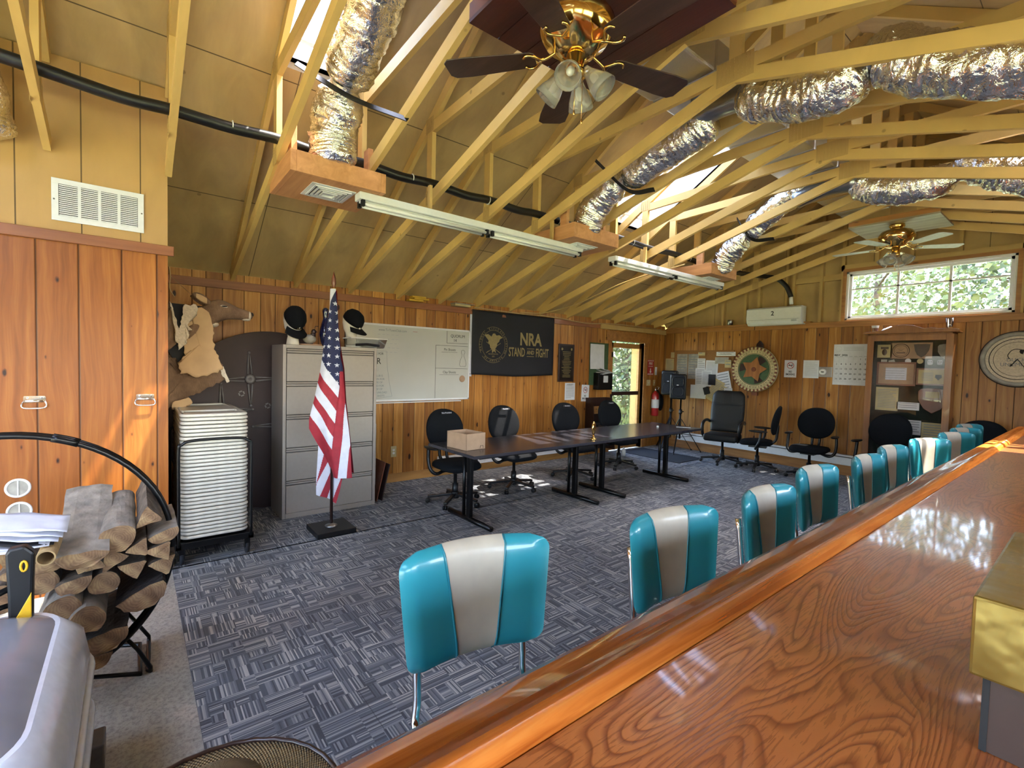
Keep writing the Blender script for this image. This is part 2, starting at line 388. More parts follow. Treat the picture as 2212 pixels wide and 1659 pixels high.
M_['green'] = plain('green_board', '#3c5233', .8)
M_['felt'] = plain('dark_green_felt', '#121a12', .95, var=.2)
M_['cork'] = plain('cork', '#8a6238', .9, var=.25, scale=90)
M_['card'] = plain('cardboard', '#a88a70', .85, var=.07, scale=15)
M_['brown'] = plain('brown_table_underside', '#2f1b18', .6, var=.15, scale=8)
M_['pewter'] = plain('cast_grey_metal', '#6a6562', .45, .15)
M_['plaqd'] = plain('dark_walnut', '#2c1712', .35, var=.2, coat=.3)
M_['bronze'] = plain('bronze_plate', '#1f1710', .35, .4)
M_['mah'] = plain('reddish_wood', '#6b3a26', .35, var=.15, coat=.3, scale=12)
M_['fanb'] = wood('fan_blade_walnut', '#2e1e1b', '#4b332e', 0, rough=.35, knots=False)
M_['fanw'] = plain('fan_blade_white', '#c5cdcb', .4)
M_['panel'] = wood('stained_panel', '#341410', '#54241c', 0, rough=.35, knots=False, coat=.2)
M_['pan2'] = wood('pale_streaked_panel', '#5a4632', '#b7ab90', 0, rough=.35, knots=False)  # brown boards with pale streaks along the grain
M_['yel'] = plain('yellow_plastic', '#d8a91c', .4)
M_['ybook'] = plain('yellow_covers', '#c2992e', .6, var=.15, scale=8)
M_['mauve'] = plain('mauve_grey_laminate', '#3c2d29', .45, var=.06)
M_['kraft'] = plain('mailing_tube', '#b09468', .7)
M_['skylid'] = plain('silver_plastic', '#9b9eab', .22, .1, var=.15, scale=4, coat=.5)
M_['skywh'] = plain('highlight_band_plastic', '#dfe6f2', .2, var=.05, coat=.6)  # pale bands, with blue-white window highlights put into their colour
M_['mat'] = plain('door_mat_rubber', '#15171f', .95, var=.2, scale=120)
# glass: thin pane that lets light straight through
def pane(name, tint=(1, 1, 1, 1), refl=.06, rough=.0):
    t = NT(name); tr = t.n('BsdfTransparent', i_Color=tint); gl = t.n('BsdfGlossy', i_Roughness=rough); lw = t.n('LayerWeight', i_Blend=.25)
    f = t.math('MULTIPLY_ADD', lw.outputs['Fresnel'], .6 if refl > .02 else .1, refl)
    mx = t.n('MixShader'); t.lk(f, mx.inputs[0]); t.lk(tr.outputs[0], mx.inputs[1]); t.lk(gl.outputs[0], mx.inputs[2])
    t.lk(mx.outputs[0], t.t.nodes['Material Output'].inputs[0]); t.mat.use_nodes = True; return t.mat
M_['glass'] = pane('window_glass')
M_['cglass'] = pane('cabinet_glass', refl=.012)
M_['clear'] = pane('clear_plastic', (.75, .77, .76, 1), .12, .15)
t = NT('ribbed_lamp_glass'); M_['lampg'] = t.set(col=(.85, .82, .78, 1), rough=.15, trans=.8, ior=1.3, coat=.3)
M_['pinebox'] = wood('pine_rack', '#9b6c34', '#c08d4c', 1, rough=.5)
# ================================================================ the shell
XR = -1.70
def roofz(x): return 4.95 - .6125 * abs(x - XR)
def chz(x): return 3.53 - .2925 * abs(x - XR)
def cells(a, b, holes, emit):
    A = sorted(set(a + [h[i] for h in holes for i in (0, 1)])); B = sorted(set(b + [h[i] for h in holes for i in (2, 3)]))
    for i in range(len(A) - 1):
        for j in range(len(B) - 1):
            ca, cb = (A[i] + A[i+1]) / 2, (B[j] + B[j+1]) / 2
            if any(h[0] < ca < h[1] and h[2] < cb < h[3] for h in holes): continue
            emit(A[i], A[i+1], B[j], B[j+1])
XLW, XRW, YF, YB, XC, YC = -5.70, 2.30, 8.50, -4.0, -4.175, .195
struct('floor', MB().box(XLW - .12, XRW + .12, YB - .12, YF + .12, -.15, 0), M_['conc'])
b = MB(); b.box(XC - .02, XRW, .215, YF, .0005, .009); b.box(XLW, XC, YC, YF, .0005, .009)
tag(obj('carpet', b, M_['carpet']), 'blue-grey basket-weave patterned carpet tiles covering the main floor', 'carpet')
# left wall with the door opening
DY0, DY1, DZ = 6.84, 7.82, 2.05
b = MB(); cells([YC, YF], [0, 2.42], [(DY0, DY1, 0, DZ)], lambda y0, y1, z0, z1: b.box(XLW - .12, XLW, y0, y1, z0, z1)); struct('wall_left', b, M_['pineL'])
b = MB(); cells([XLW, XRW], [0, 2.36], [], lambda x0, x1, z0, z1: b.box(x0, x1, YF, YF + .12, z0, z1)); struct('wall_far', b, M_['pineF'])
# far gable sheathing, window opening
WX0, WX1, WZ0, WZ1 = -2.57, -.77, 2.37, 3.10
b = MB()
def slab_xz(x0, x1, z0, top):
    t0 = roofz(x0) if top is None else top; t1 = roofz(x1) if top is None else top
    b.add([(x0, YF+.09, z0), (x1, YF+.09, z0), (x1, YF+.12, z0), (x0, YF+.12, z0), (x0, YF+.09, t0), (x1, YF+.09, t1), (x1, YF+.12, t1), (x0, YF+.12, t0)],
          [(3,2,1,0),(4,5,6,7),(0,1,5,4),(1,2,6,5),(2,3,7,6),(3,0,4,7)])
slab_xz(XLW, WX0, 2.30, None); slab_xz(WX1, XRW, 2.30, None); slab_xz(WX0, WX1, 2.30, WZ0); slab_xz(WX0, XR, WZ1, None); slab_xz(XR, WX1, WZ1, None)
struct('wall_far_gable', b, M_['plyW'])
b = MB()
for x in (-5.26, -4.5, -4.09, -3.86, -3.42, -3.31, -2.91, -2.62, -.72, -.32, .1, .5, .9, 1.3, 1.7):
    z1 = roofz(x) - .05
    b.box(x - .02, x + .02, YF + .002, YF + .088, 2.36, z1)
for x in (-2.2, -1.8, -1.3): b.box(x - .02, x + .02, YF + .002, YF + .088, WZ1 + .1, roofz(x) - .06)
b.box(WX0 - .07, WX1 + .07, YF + .002, YF + .086, WZ1 + .02, WZ1 + .11)
b.box(-3.3, WX0 - .07, YF + .03, YF + .085, 3.0, 3.09)
b.beam((XLW, YF + .045, roofz(XLW) - .07), (XR, YF + .045, roofz(XR) - .07), .086, .09); b.beam((XRW, YF + .045, roofz(XRW) - .07), (XR, YF + .045, roofz(XR) - .07), .086, .09)
struct('trim_1', b, M_['stud'])
# right and rear walls (behind the bar and behind the camera) with added windows that brighten the room
RW_ADDED = [(-3.5, -.7, .9, 2.25), (-.3, 2.3, .9, 2.25), (2.8, 5.2, .9, 2.25)]
b = MB(); cells([YB, YF], [0, 2.5], RW_ADDED, lambda y0, y1, z0, z1: b.box(XRW, XRW + .12, y0, y1, z0, z1)); struct('wall_right', b, M_['pineL'])
BW_ADDED = [(-3.9, -1.9, .3, 2.25), (-1.4, 1.9, .3, 2.25)]
b = MB(); cells([XLW, XRW], [0, 2.5], BW_ADDED, lambda x0, x1, z0, z1: b.box(x0, x1, YB - .12, YB, z0, z1))
for x0, x1 in ((XLW, XR), (XR, XRW)):
    b.add([(x0, YB-.1, 2.4), (x1, YB-.1, 2.4), (x1, YB-.1, roofz(x1)), (x0, YB-.1, roofz(x0)), (x0, YB-.02, 2.4), (x1, YB-.02, 2.4), (x1, YB-.02, roofz(x1)), (x0, YB-.02, roofz(x0))], [(3,2,1,0),(4,5,6,7),(0,1,5,4),(1,2,6,5),(2,3,7,6),(3,0,4,7)])
struct('wall_rear', b, M_['plyW'])
# closet walls
struct('wall_closet', MB().box(XC - .08, XC, YB, YC, 0, 2.33), M_['pineC'])
zc = roofz(XC) - .02
b = MB().box(XC - .08, XC - .006, YB, YC, 2.33, zc)
b.add([(XLW, YC-.08, 0), (XC-.08, YC-.08, 0), (XC-.08, YC-.08, zc), (XLW, YC-.08, roofz(XLW)-.02), (XLW, YC, 0), (XC-.08, YC, 0), (XC-.08, YC, zc), (XLW, YC, roofz(XLW)-.02)], [(3,2,1,0),(4,5,6,7),(0,1,5,4),(1,2,6,5),(2,3,7,6),(3,0,4,7)])
struct('wall_closet_upper', b, M_['plyC'])
struct('trim_2', MB().box(XC, XC + .022, YB, YC + .035, 2.262, 2.33), M_['trim'], bevel=.004)
# trim boards
b = MB().box(XLW, XLW + .028, YC, 2.45, 2.262, 2.345); b.box(XLW, XLW + .022, 2.46, 3.72, 2.262, 2.345); b.box(XLW, XLW + .024, 5.38, 6.5, 2.25, 2.33); b.box(XLW, XLW + .02, 3.72, 5.38, 2.262, 2.335)
struct('trim_3', b, M_['trim'], bevel=.003)
struct('trim_4', MB().box(XLW, XLW + .05, 6.5, 8.48, 2.245, 2.33), M_['stud'], bevel=.004)
b = MB().box(-5.66, -3.9, YF - .03, YF, 2.275, 2.37); b.box(-3.89, XRW, YF - .026, YF, 2.27, 2.355); b.box(-5.6, -3.0, YF - .09, YF, 2.355, 2.375)
struct('trim_5', b, M_['trimx'], bevel=.003)
struct('baseboard_left', MB().box(XLW, XLW + .02, .3, 6.2, .009, .12), M_['pinebox'], bevel=.004)
struct('baseboard_far', MB().box(-5.6, 1.5, YF - .03, YF, .009, .17), M_['trimx'], bevel=.004)
# roof sheathing with skylight openings
SKL = [(-3.76, -2.35, .84, 1.40), (-4.15, -2.45, 4.50, 5.68), (-3.9, -2.3, -2.9, -1.6)]  # last skylight is unseen, added behind the camera for more light
SKR = [(-.25, .62, 5.42, 6.12), (-.6, 1.3, -2.9, -1.6)]  # last one also added out of view, to brighten the near end
b = MB()
def slope(x0, x1, y0, y1):
    z0, z1 = roofz(x0), roofz(x1); h = .035
    b.add([(x0,y0,z0),(x1,y0,z1),(x1,y1,z1),(x0,y1,z0),(x0,y0,z0+h),(x1,y0,z1+h),(x1,y1,z1+h),(x0,y1,z0+h)],
          [(3,2,1,0),(4,5,6,7),(0,1,5,4),(1,2,6,5),(2,3,7,6),(3,0,4,7)])
cells([XLW - .45, XR], [YB - .3, YF + .4], SKL, slope); cells([XR, XRW + .45], [YB - .3, YF + .4], SKR, slope)
struct('ceiling', b, M_['ply'])
for i, (x0, x1, y0, y1) in enumerate(SKL + SKR):
    b = MB()
    def cb(xa, xb, ya, yb): b.add([(x, y, roofz(x) + dz) for dz in (-.0, .16) for x, y in ((xa, ya), (xb, ya), (xb, yb), (xa, yb))], [(3,2,1,0),(4,5,6,7),(0,1,5,4),(1,2,6,5),(2,3,7,6),(3,0,4,7)])
    cb(x0 - .04, x0, y0 - .04, y1 + .04); cb(x1, x1 + .04, y0 - .04, y1 + .04); cb(x0, x1, y0 - .04, y0); cb(x0, x1, y1, y1 + .04)
    f = struct('window_%d' % (i + 2), b, M_['wmetal'])
    g = MB(); g.add([(x, y, roofz(x) + .15) for x, y in ((x0, y0), (x1, y0), (x1, y1), (x0, y1))], [(0, 1, 2, 3)])
    obj('window_pane', g, M_['glass'], f)
    fr = MB()
    for yy in ((y0 + y1) / 2,):
        if y1 - y0 > 1: fr.beam((x0, yy, roofz(x0) + .13), (x1, yy, roofz(x1) + .13), .05, .05)
    xs = x0 + .06; fr.beam((xs, y0, roofz(xs) + .12), (xs, y1, roofz(xs) + .12), .05, .04)
    obj('window_frame', fr, M_['wmetal'], f)
    portal('skylight_portal', ((x0 + x1) / 2, (y0 + y1) / 2, roofz((x0 + x1) / 2) + .2), y1 - y0, (x1 - x0) * 1.17, (.52 if x0 > XR else -.52, 0, .85)) if False else None
# far window
b = MB(); x0, x1, z0, z1 = WX0, WX1, WZ0, WZ1
b.box(x0 - .045, x1 + .045, YF - .004, YF + .12, z0 - .045, z0); b.box(x0 - .045, x1 + .045, YF - .004, YF + .12, z1, z1 + .045); b.box(x0 - .045, x0, YF - .004, YF + .12, z0, z1); b.box(x1, x1 + .045, YF - .004, YF + .12, z0, z1)
w1 = struct('window_1', b, M_['trimx'])
b = MB()
for d, y in ((.03, YF + .02), (.065, YF + .05)):
    b.box(x0, x1, y, y + .035, z0, z0 + d); b.box(x0, x1, y, y + .035, z1 - d, z1); b.box(x0, x0 + d, y, y + .035, z0, z1); b.box(x1 - d, x1, y, y + .035, z0, z1)
obj('window_frame', b, M_['wmetal'], w1, bevel=.003)
b = MB()
for k in (1, 2): xx = x0 + .06 + (x1 - x0 - .12) * k / 3; b.box(xx - .014, xx + .014, YF + .06, YF + .085, z0 + .06, z1 - .06)
zz = z0 + (z1 - z0) * .64; b.box(x0 + .06, x1 - .06, YF + .06, YF + .085, zz - .011, zz + .011)
obj('muntin', b, M_['wmetal'], w1)
obj('window_pane', MB().box(x0 + .03, x1 - .03, YF + .07, YF + .074, z0 + .03, z1 - .03), M_['glass'], w1)
# added windows of the right and rear walls, unseen, there for brightness
n = 7
for (y0, y1, z0, z1) in RW_ADDED:
    b = MB()
    for a in ((y0, y1, z0, z0 + .05), (y0, y1, z1 - .05, z1), (y0, y0 + .05, z0, z1), (y1 - .05, y1, z0, z1), ((y0 + y1) / 2 - .02, (y0 + y1) / 2 + .02, z0, z1)): b.box(XRW + .03, XRW + .09, *a)
    w = struct('window_%d' % n, b, M_['wmetal']); n += 1; obj('window_pane', MB().box(XRW + .055, XRW + .06, y0, y1, z0, z1), M_['glass'], w)
    portal('portal', (XRW + .15, (y0 + y1) / 2, (z0 + z1) / 2), y1 - y0, z1 - z0, (-1, 0, 0))
for (x0, x1, z0, z1) in BW_ADDED:
    b = MB()
    for a in ((x0, x1, z0, z0 + .05), (x0, x1, z1 - .05, z1), (x0, x0 + .05, z0, z1), (x1 - .05, x1, z0, z1), ((x0 + x1) / 2 - .03, (x0 + x1) / 2 + .03, z0, z1)): b.box(a[0], a[1], YB - .09, YB - .03, a[2], a[3])
    w = struct('window_%d' % n, b, M_['wmetal']); n += 1; obj('window_pane', MB().box(x0, x1, YB - .06, YB - .055, z0, z1), M_['glass'], w)
    portal('portal', ((x0 + x1) / 2, YB - .16, (z0 + z1) / 2), x1 - x0, z1 - z0, (0, 1, 0))
portal('portal', ((WX0 + WX1) / 2, YF + .16, (WZ0 + WZ1) / 2), WX1 - WX0, WZ1 - WZ0, (0, -1, 0))
portal('portal', (XLW - .2, (DY0 + DY1) / 2, 1.05), DY1 - DY0, 2.0, (1, 0, 0))
for (x0, x1, y0, y1) in SKL + SKR:
    xm = (x0 + x1) / 2; portal('portal', (xm, (y0 + y1) / 2, roofz(xm) + .22), (x1 - x0) * 1.18, y1 - y0, Vector((-.52 if x0 > XR else .52, 0, -.85)))
for o in C.objects:
    if o.name.startswith('portal') and o.location.z > 3.5: o.rotation_euler = (0, (math.atan(-.6125) if o.location.x < XR else math.atan(.6125)), 0)
# door in the left wall
b = MB()
b.box(XLW - .12, XLW + .02, DY0 - .09, DY0, 0, DZ); b.box(XLW - .12, XLW + .02, DY1, DY1 + .09, 0, DZ); b.box(XLW - .12, XLW + .028, DY0 - .16, DY1 + .16, DZ, DZ + .18)
d1 = struct('door_1', b, M_['trimx'], bevel=.004)
b = MB(); y0, y1 = DY0 + .03, DY1 - .03
for a in ((y0, y0 + .07, .02, 2.02), (y1 - .07, y1, .02, 2.02), (y0, y1, 1.93, 2.02), (y0, y1, .02, .2)): b.box(XLW - .075, XLW - .035, *a)
lf = obj('door_leaf', b, M_['pinebox'], d1, bevel=.004)
obj('mid_rail', MB().box(XLW - .078, XLW - .03, y0 + .06, y1 - .06, 1.04, 1.11), M_['plaqd'], d1)
obj('door_pane', MB().box(XLW - .058, XLW - .054, y0 + .06, y1 - .06, .2, 1.94), M_['glass'], d1)
b = MB()
for z in (1.75, .98, .3): b.box(XLW + .0, XLW + .03, DY0 - .012, DY0 + .035, z, z + .09)
obj('hinge', b, M_['black'], d1)
obj('door_jamb_board', MB().box(XLW - .26, XLW - .125, DY1 - .035, DY1 - .005, .0, 2.0), M_['lum'], d1)
# ================================================================ roof trusses
def lum(a, b_, w=.038, h=.089): return MB().beam(a, b_, w, h)
def truss(y, xl, label):
    t = thing('roof_truss', label, 'roof truss', (0, y, 0), 0, 'yellow scissor roof trusses')
    so_ = .0505; tz = lambda x: roofz(x) - .056; bz = lambda x: chz(x) + .047
    L = M_['lum']
    obj('top_chord', lum((xl, 0, tz(xl)), (XR, 0, tz(XR))), L, t); obj('top_chord', lum((XRW, 0, tz(XRW)), (XR, 0, tz(XR))), L, t)
    obj('bottom_chord', lum((xl, 0, bz(xl)), (XR, 0, bz(XR))), L, t); obj('bottom_chord', lum((XRW, 0, bz(XRW)), (XR, 0, bz(XR))), L, t)
    for x in (-3.75, .35):
        obj('web_post', MB().box(x - .044, x + .044, -.0185, .0185, chz(x) + .05, roofz(x) - .09), L, t)
        obj('web_diagonal', lum((x, 0, roofz(x) - .115), (XR, 0, chz(XR) + .1), .036), L, t)
    obj('king_post', MB().box(XR - .044, XR + .044, -.0185, .0185, chz(XR) + .06, roofz(XR) - .07), L, t)
    for x, z, w, h in ((XR, chz(XR) + .09, .26, .16), (XR, roofz(XR) - .1, .2, .12), (-3.75, roofz(-3.75) - .09, .13, .12), (.35, roofz(.35) - .09, .13, .12), (-3.75, chz(-3.75) + .06, .1, .12), (.35, chz(.35) + .06, .1, .12)):
        g = MB()
        for s in (-1, 1):
            g.box(x - w / 2, x + w / 2, s * .0195 - .001, s * .0195 + .001, z - h / 2, z + h / 2)
            nx = int(w / .028)
            for i in range(nx):
                for j in range(int(h / .02)):
                    gx = x - w / 2 + .014 + i * .028; gz = z - h / 2 + .01 + j * .02
                    if s < 0: g.box(gx - .0022, gx + .0022, s * .0225 - .0014, s * .0225 + .0014, gz - .0065, gz + .0065)
        obj('gusset_plate', g, M_['stud'], t)
    return t
ORD = 'first second third fourth fifth sixth seventh eighth ninth tenth eleventh twelfth thirteenth fourteenth fifteenth sixteenth'.split()
tmain = tcl = None
for i in range(16):
    y = 8.13 - .61 * i; cl = y < .25
    lab = '%s yellow-painted wooden roof truss counting from the window gable' % ORD[i].capitalize() if i else 'yellow-painted wooden roof truss nearest the window gable'
    if cl:
        if tcl is None: tcl = truss(y, XC, lab)
        else: dup(tcl, (0, y, 0), None, lab)
    else:
        if tmain is None: tmain = truss(y, XLW - .05, lab)
        else: dup(tmain, (0, y, 0), None, lab)
# ================================================================ ducts, pipe, vents, strip lights
def flex(name, pts, r, label, straps=(), seed=0, n=40, squeeze=()):
    t = thing(name, label, 'air duct', tuple(pts[0]), 0, 'foil wrapped air ducts')
    P = bez([Vector(p) - Vector(pts[0]) for p in pts], 34); N = len(P); vs = []; fs = []
    prev = (P[1] - P[0]).normalized(); u = prev.orthogonal().normalized(); nn = 30
    for i in range(N):
        tt = (P[min(i+1, N-1)] - P[max(i-1, 0)]).normalized(); u = prev.rotation_difference(tt) @ u; prev = tt; w = tt.cross(u)
        f = i / (N - 1); sq = 1
        for s in squeeze: sq = min(sq, 1 - .38 * math.exp(-((f - s) / .035) ** 2))
        if f < .04: sq *= .8 + f * 5
        if f > .96: sq *= .8 + (1 - f) * 5
        for k in range(nn):
            a = 2 * PI * k / nn; q = P[i]
            wr = mnoise.noise(Vector((i * .09, math.cos(a) * 1.6 + seed, math.sin(a) * 1.6))) * .020 + mnoise.noise(Vector((i * .42, math.cos(a) * 2.1 + seed, math.sin(a) * 2.1))) * .013 + mnoise.noise(Vector((i * .8, math.cos(a) * 6 + seed, math.sin(a) * 6))) * .005
            vs.append(q + (u * math.cos(a) + w * math.sin(a)) * (r * sq + wr))
    for i in range(N - 1):
        for k in range(nn): l = (k + 1) % nn; fs.append((i*nn+k, i*nn+l, (i+1)*nn+l, (i+1)*nn+k))
    fs += [tuple(range(nn-1, -1, -1)), tuple((N-1)*nn+k for k in range(nn))]
    obj('foil_sleeve', MB().add(vs, fs), M_['foil'], t, smooth=True)
    for s in straps: obj('strap', s(Vector(pts[0])), M_['black'], t)
    return t
def strap_between(p, q, c, r):          # hanger strap running along Y below the duct
    def f(o):
        P = bez([Vector(p) - o, Vector(c) - o - Vector((0, 0, r)), Vector(q) - o], 8); m = MB()
        for i in range(len(P) - 1): m.beam(P[i], P[i+1], .045, .006, (1, 0, .4))
        return m
    return f
flex('flexible_duct', [(-3.48, 1.11, 2.93), (-3.47, 1.11, 3.14), (-3.31, 1.12, 3.38), (-3.02, 1.12, 3.55), (-2.72, 1.12, 3.72), (-2.42, 1.12, 3.86)], .155, 'fat silver foil duct rising from the nearest wooden vent box', [strap_between((-3.28, .81, 3.42), (-2.95, 1.42, 3.15), (-3.16, 1.12, 3.40), .13)], 1, squeeze=(.42,))
flex('flexible_duct', [(-3.38, 3.60, 2.90), (-3.33, 3.60, 3.06), (-3.12, 3.60, 3.26), (-2.72, 3.60, 3.37), (-2.30, 3.60, 3.48), (-2.06, 3.60, 3.56)], .145, 'silver foil duct rising from the middle wooden vent box', [strap_between((-2.98, 3.27, 3.42), (-2.75, 3.84, 3.24), (-2.86, 3.60, 3.33), .13)], 5, squeeze=(.5,))
flex('flexible_duct', [(-3.30, 6.10, 2.88), (-3.20, 6.08, 3.04), (-3.0, 6.05, 3.22), (-2.72, 6.02, 3.42), (-2.42, 6.0, 3.60), (-2.22, 6.0, 3.68)], .14, 'silver foil duct rising from the farthest wooden vent box', [strap_between((-2.9, 5.72, 3.4), (-2.7, 6.28, 3.22), (-2.86, 6.02, 3.32), .12)], 9, squeeze=(.45,))
flex('flexible_duct', [(-1.72, 3.45, 3.52), (-1.45, 3.42, 3.40), (-1.15, 3.4, 3.33), (-.92, 3.4, 3.40), (-.70, 3.4, 3.26), (-.35, 3.4, 3.10), (.1, 3.4, 2.98), (.7, 3.4, 2.9)], .155, 'silver foil duct sagging across the right roof slope, the nearer one', [], 13, squeeze=(.40,))
flex('flexible_duct', [(-1.74, 5.92, 3.56), (-1.5, 5.92, 3.42), (-1.15, 5.92, 3.38), (-.88, 5.92, 3.45), (-.62, 5.92, 3.32), (-.3, 5.92, 3.16), (.2, 5.92, 3.0), (.8, 5.92, 2.9)], .15, 'silver foil duct sagging across the right roof slope, the farther one', [], 17, squeeze=(.38,))
flex('flexible_duct', [(-4.02, -.66, 2.78), (-4.0, -.68, 2.95), (-3.86, -.76, 3.25), (-3.4, -.86, 3.6), (-2.6, -.9, 3.82)], .14, 'silver foil duct at the upper left corner above the closet wall', [], 21)
t = thing('trunk_duct', 'long foil-wrapped rectangular duct lying along the ridge on the trusses', 'air duct', (-2.13, 0, 3.69), 0, 'foil wrapped air ducts')
b = MB()
for i in range(15):
    y0 = -1.0 + .61 * i; b.box(-.27, .27, y0, y0 + .604, 0, .25)
obj('duct_wrap', b, M_['foilb'], t, bevel=.02)
for y, r in ((3.55, .1), (5.95, .1)):
    obj('duct_takeoff', MB().tube(bez([(.05, y, .02), (.07, y, -.09), (.0, y + .0, -.14)] if False else [(-.2, y, -.16), (.12, y - .03, -.10), (.42, y - .08, -.14)], 6), r, 14), M_['galv'], t, smooth=True)
    obj('duct_boot', MB().box(-.02, .22, y - .12, y + .1, -.07, .01), M_['galv'], t)
# ceiling registers in fir boxes
def vent_box(x, y, z, rz, label):
    t = thing('vent_box', label, 'vent box', (x, y, z), rz, 'wooden ceiling vent boxes')
    b = MB(); b.box(-.30, .30, -.33, -.292, 0, .14); b.box(-.30, .30, .292, .33, 0, .14); b.box(.262, .30, -.292, .292, 0, .14); b.box(-.30, -.262, -.292, .292, 0, .14)
    obj('box_frame', b, M_['box'], t, bevel=.003)
    obj('bottom_board', MB().box(-.262, .262, -.292, .292, .0, .018), M_['box'], t)
    for s in (-1, 1): obj('hanger_board', MB().box(.06, .15, s * .27 - .019, s * .27 + .019, .14, .36), M_['box'], t, bevel=.002)
    g = MB(); g.prism([(-.155, -.155), (.155, -.155), (.155, .155), (-.155, .155)], .004, Matrix.Translation((.02, 0, -.004)))
    b2 = MB()
    for k in range(4):
        h = .13 - k * .026
        for a in ((-h, h, -h, -h + .012), (-h, h, h - .012, h), (-h, -h + .012, -h, h), (h - .012, h, -h, h)): g.box(a[0] + .02, a[1] + .02, a[2], a[3], -.014 - .003 * k, -.006)
    o = obj('register', g, M_['wmetal'], t)
    for k in range(3):
        h = .113 - k * .026
        for a in ((-h, h, -h, -h + .01), (-h, h, h - .01, h), (-h, -h + .01, -h, h), (h - .01, h, -h, h)): b2.box(a[0] + .02, a[1] + .02, a[2], a[3], -.0062, -.0045)
    obj('register_slots', b2, M_['ink'], o)
    return t
v = vent_box(-3.70, 1.14, 2.80, 0, 'fir-board vent box with white register nearest the closet')
dup(v, (-3.55, 3.63, 2.802), 0, 'fir-board vent box with white register between the two strip lights')
dup(v, (-3.55, 6.14, 2.802), 0, 'fir-board vent box with white register farthest from the closet')
def strip(y0, y1, label):
    t = thing('strip_light', label, 'strip light', (-3.52, y0, 2.70), 0, 'fluorescent strip lights')
    L = y1 - y0
    obj('housing', MB().box(-.055, .055, 0, L, .045, .10), M_['wmetal'], t, bevel=.008)
    obj('reflector_spine', MB().box(-.018, .018, .02, L - .02, .03, .045), M_['wmetal'], t)
    for i in range(2):
        for s in (-1, 1):
            a, e = L * i / 2 + .03, L * (i + 1) / 2 - .03
            tb = obj('lamp_tube', MB().tube([(s * .034, a, .018), (s * .034, e, .018)], .0135, 10), M_['white'], t, smooth=True)
            for q in (a, e): obj('tube_socket', MB().box(s * .034 - .014, s * .034 + .014, q - .012, q + .012, .0, .046), M_['black'], tb)
    for y in (.6, L - .4): obj('mounting_block', MB().box(-.018, .018, y - .012, y + .012, .10, .30), M_['stud'], t)
    return t
strip(1.30, 3.66, 'white two-tube fluorescent strip under the trusses, nearer run'); strip(4.18, 6.56, 'white two-tube fluorescent strip under the trusses, farther run')
t = thing('insulated_pipe', 'black foam-insulated pipe run threaded through the trusses', 'pipe', (-3.69, -.9, 3.08))
pp = [(-.02, 0, .05), (0, .45, .02), (.0, .85, -.01), (0, 1.1, 0), (.0, 1.4, -.005), (0, 1.7, .01), (0, 2.0, -.005), (0, 2.32, .012), (0, 2.62, -.005), (0, 2.93, .012), (0, 3.25, -.005), (0, 3.54, .012), (0, 3.85, -.005), (0, 4.15, .012), (0, 4.8, -.01), (0, 5.4, .01), (0, 6.0, -.01), (0, 6.6, .01), (.0, 7.6, -.02), (.02, 8.6, .02), (.08, 9.05, .04), (.18, 9.22, .02), (.32, 9.27, -.12), (.40, 9.27, -.30)]
obj('foam_sleeve', MB().tube(bez([(x - .0, y, z) for x, y, z in pp], 6), .036, 12), M_['black'], t, smooth=True)
obj('pvc_stub', MB().tube([(.40, 9.27, -.30), (.41, 9.27, -.42)], .028, 12), M_['wmetal'], t, smooth=True)
for y in (.35, 1.42, 2.72, 3.5, 4.4, 5.65, 6.9): obj('cable_tie', MB().lathe([(.039, -.003), (.039, .003)], 14, Matrix.Translation((0, y, .005)) @ Matrix.Rotation(PI/2, 4, 'X')), M_['white'], t)
# conduit along the truss near the far end
tag(obj('conduit', MB().tube(bez([(-3.5, 5.6, 2.92), (-4.2, 5.3, 2.74), (-5.0, 5.2, 2.5), (-5.5, 5.0, 2.38), (-5.62, 4.6, 2.36)], 8), .008, 6), M_['stud'], smooth=True), 'thin yellow electrical conduit dropping along the slope to the wall', 'conduit')
# ================================================================ outdoors
struct('ground_outside', MB().box(-40, 30, -30, 45, -.4, -.2), plain('forest_ground', '#8a8f5c', .9, var=.4, scale=1.2))
def tree(loc, h, r, nl, label, cat='tree', leafc='leaf_a', trunk=True, sz=.09):
    t = thing('tree', label, cat, loc, 0, 'trees outside the windows'); rnd = random.Random(int(loc[0] * 31 + loc[1] * 7))
    if trunk:
        P = bez([(0, 0, 0), (.1 * rnd.uniform(-1, 1), 0, h * .4), (.3 * rnd.uniform(-1, 1), .2, h)], 5); b = MB().tube(P, [.11 * (1 - .7 * i / len(P)) for i in range(len(P))], 8)
        for k in range(14):
            z = h * rnd.uniform(.25, .95); a = rnd.uniform(0, 6.3); q = Vector((math.cos(a), math.sin(a), .35)) * r * .8
            b.tube([(0, 0, z), (q.x * .5, q.y * .5, z + q.z * .6), (q.x, q.y, z + q.z)], [.03, .02, .008], 5)
        obj('trunk', b, M_['bark'], t)
    b = MB()
    for i in range(nl):
        a = rnd.uniform(0, 6.3); rr = r * math.sqrt(rnd.random()); z = h * (.12 + .95 * rnd.random()) if trunk else h * rnd.random()
        c = Vector((math.cos(a) * rr, math.sin(a) * rr, z)); d = Vector((rnd.gauss(0, 1), rnd.gauss(0, 1), rnd.gauss(0, 1))).normalized(); e = d.orthogonal(); s = sz * rnd.uniform(.6, 1.4)
        f = d.cross(e)
        b.add([c - e * s * .5, c + f * s * .35, c + e * s * .5, c - f * s * .35], [(0, 1, 2, 3)])
    obj('foliage', b, M_[leafc], t)
M_['bark'] = plain('bark', '#54483c', .9, var=.3)
M_['leaf_a'] = plain('leaves_bright', '#66754c', .6, var=.4, scale=1.5); M_['leaf_b'] = plain('leaves_deep', '#4c5d48', .6, var=.4, scale=1.5)
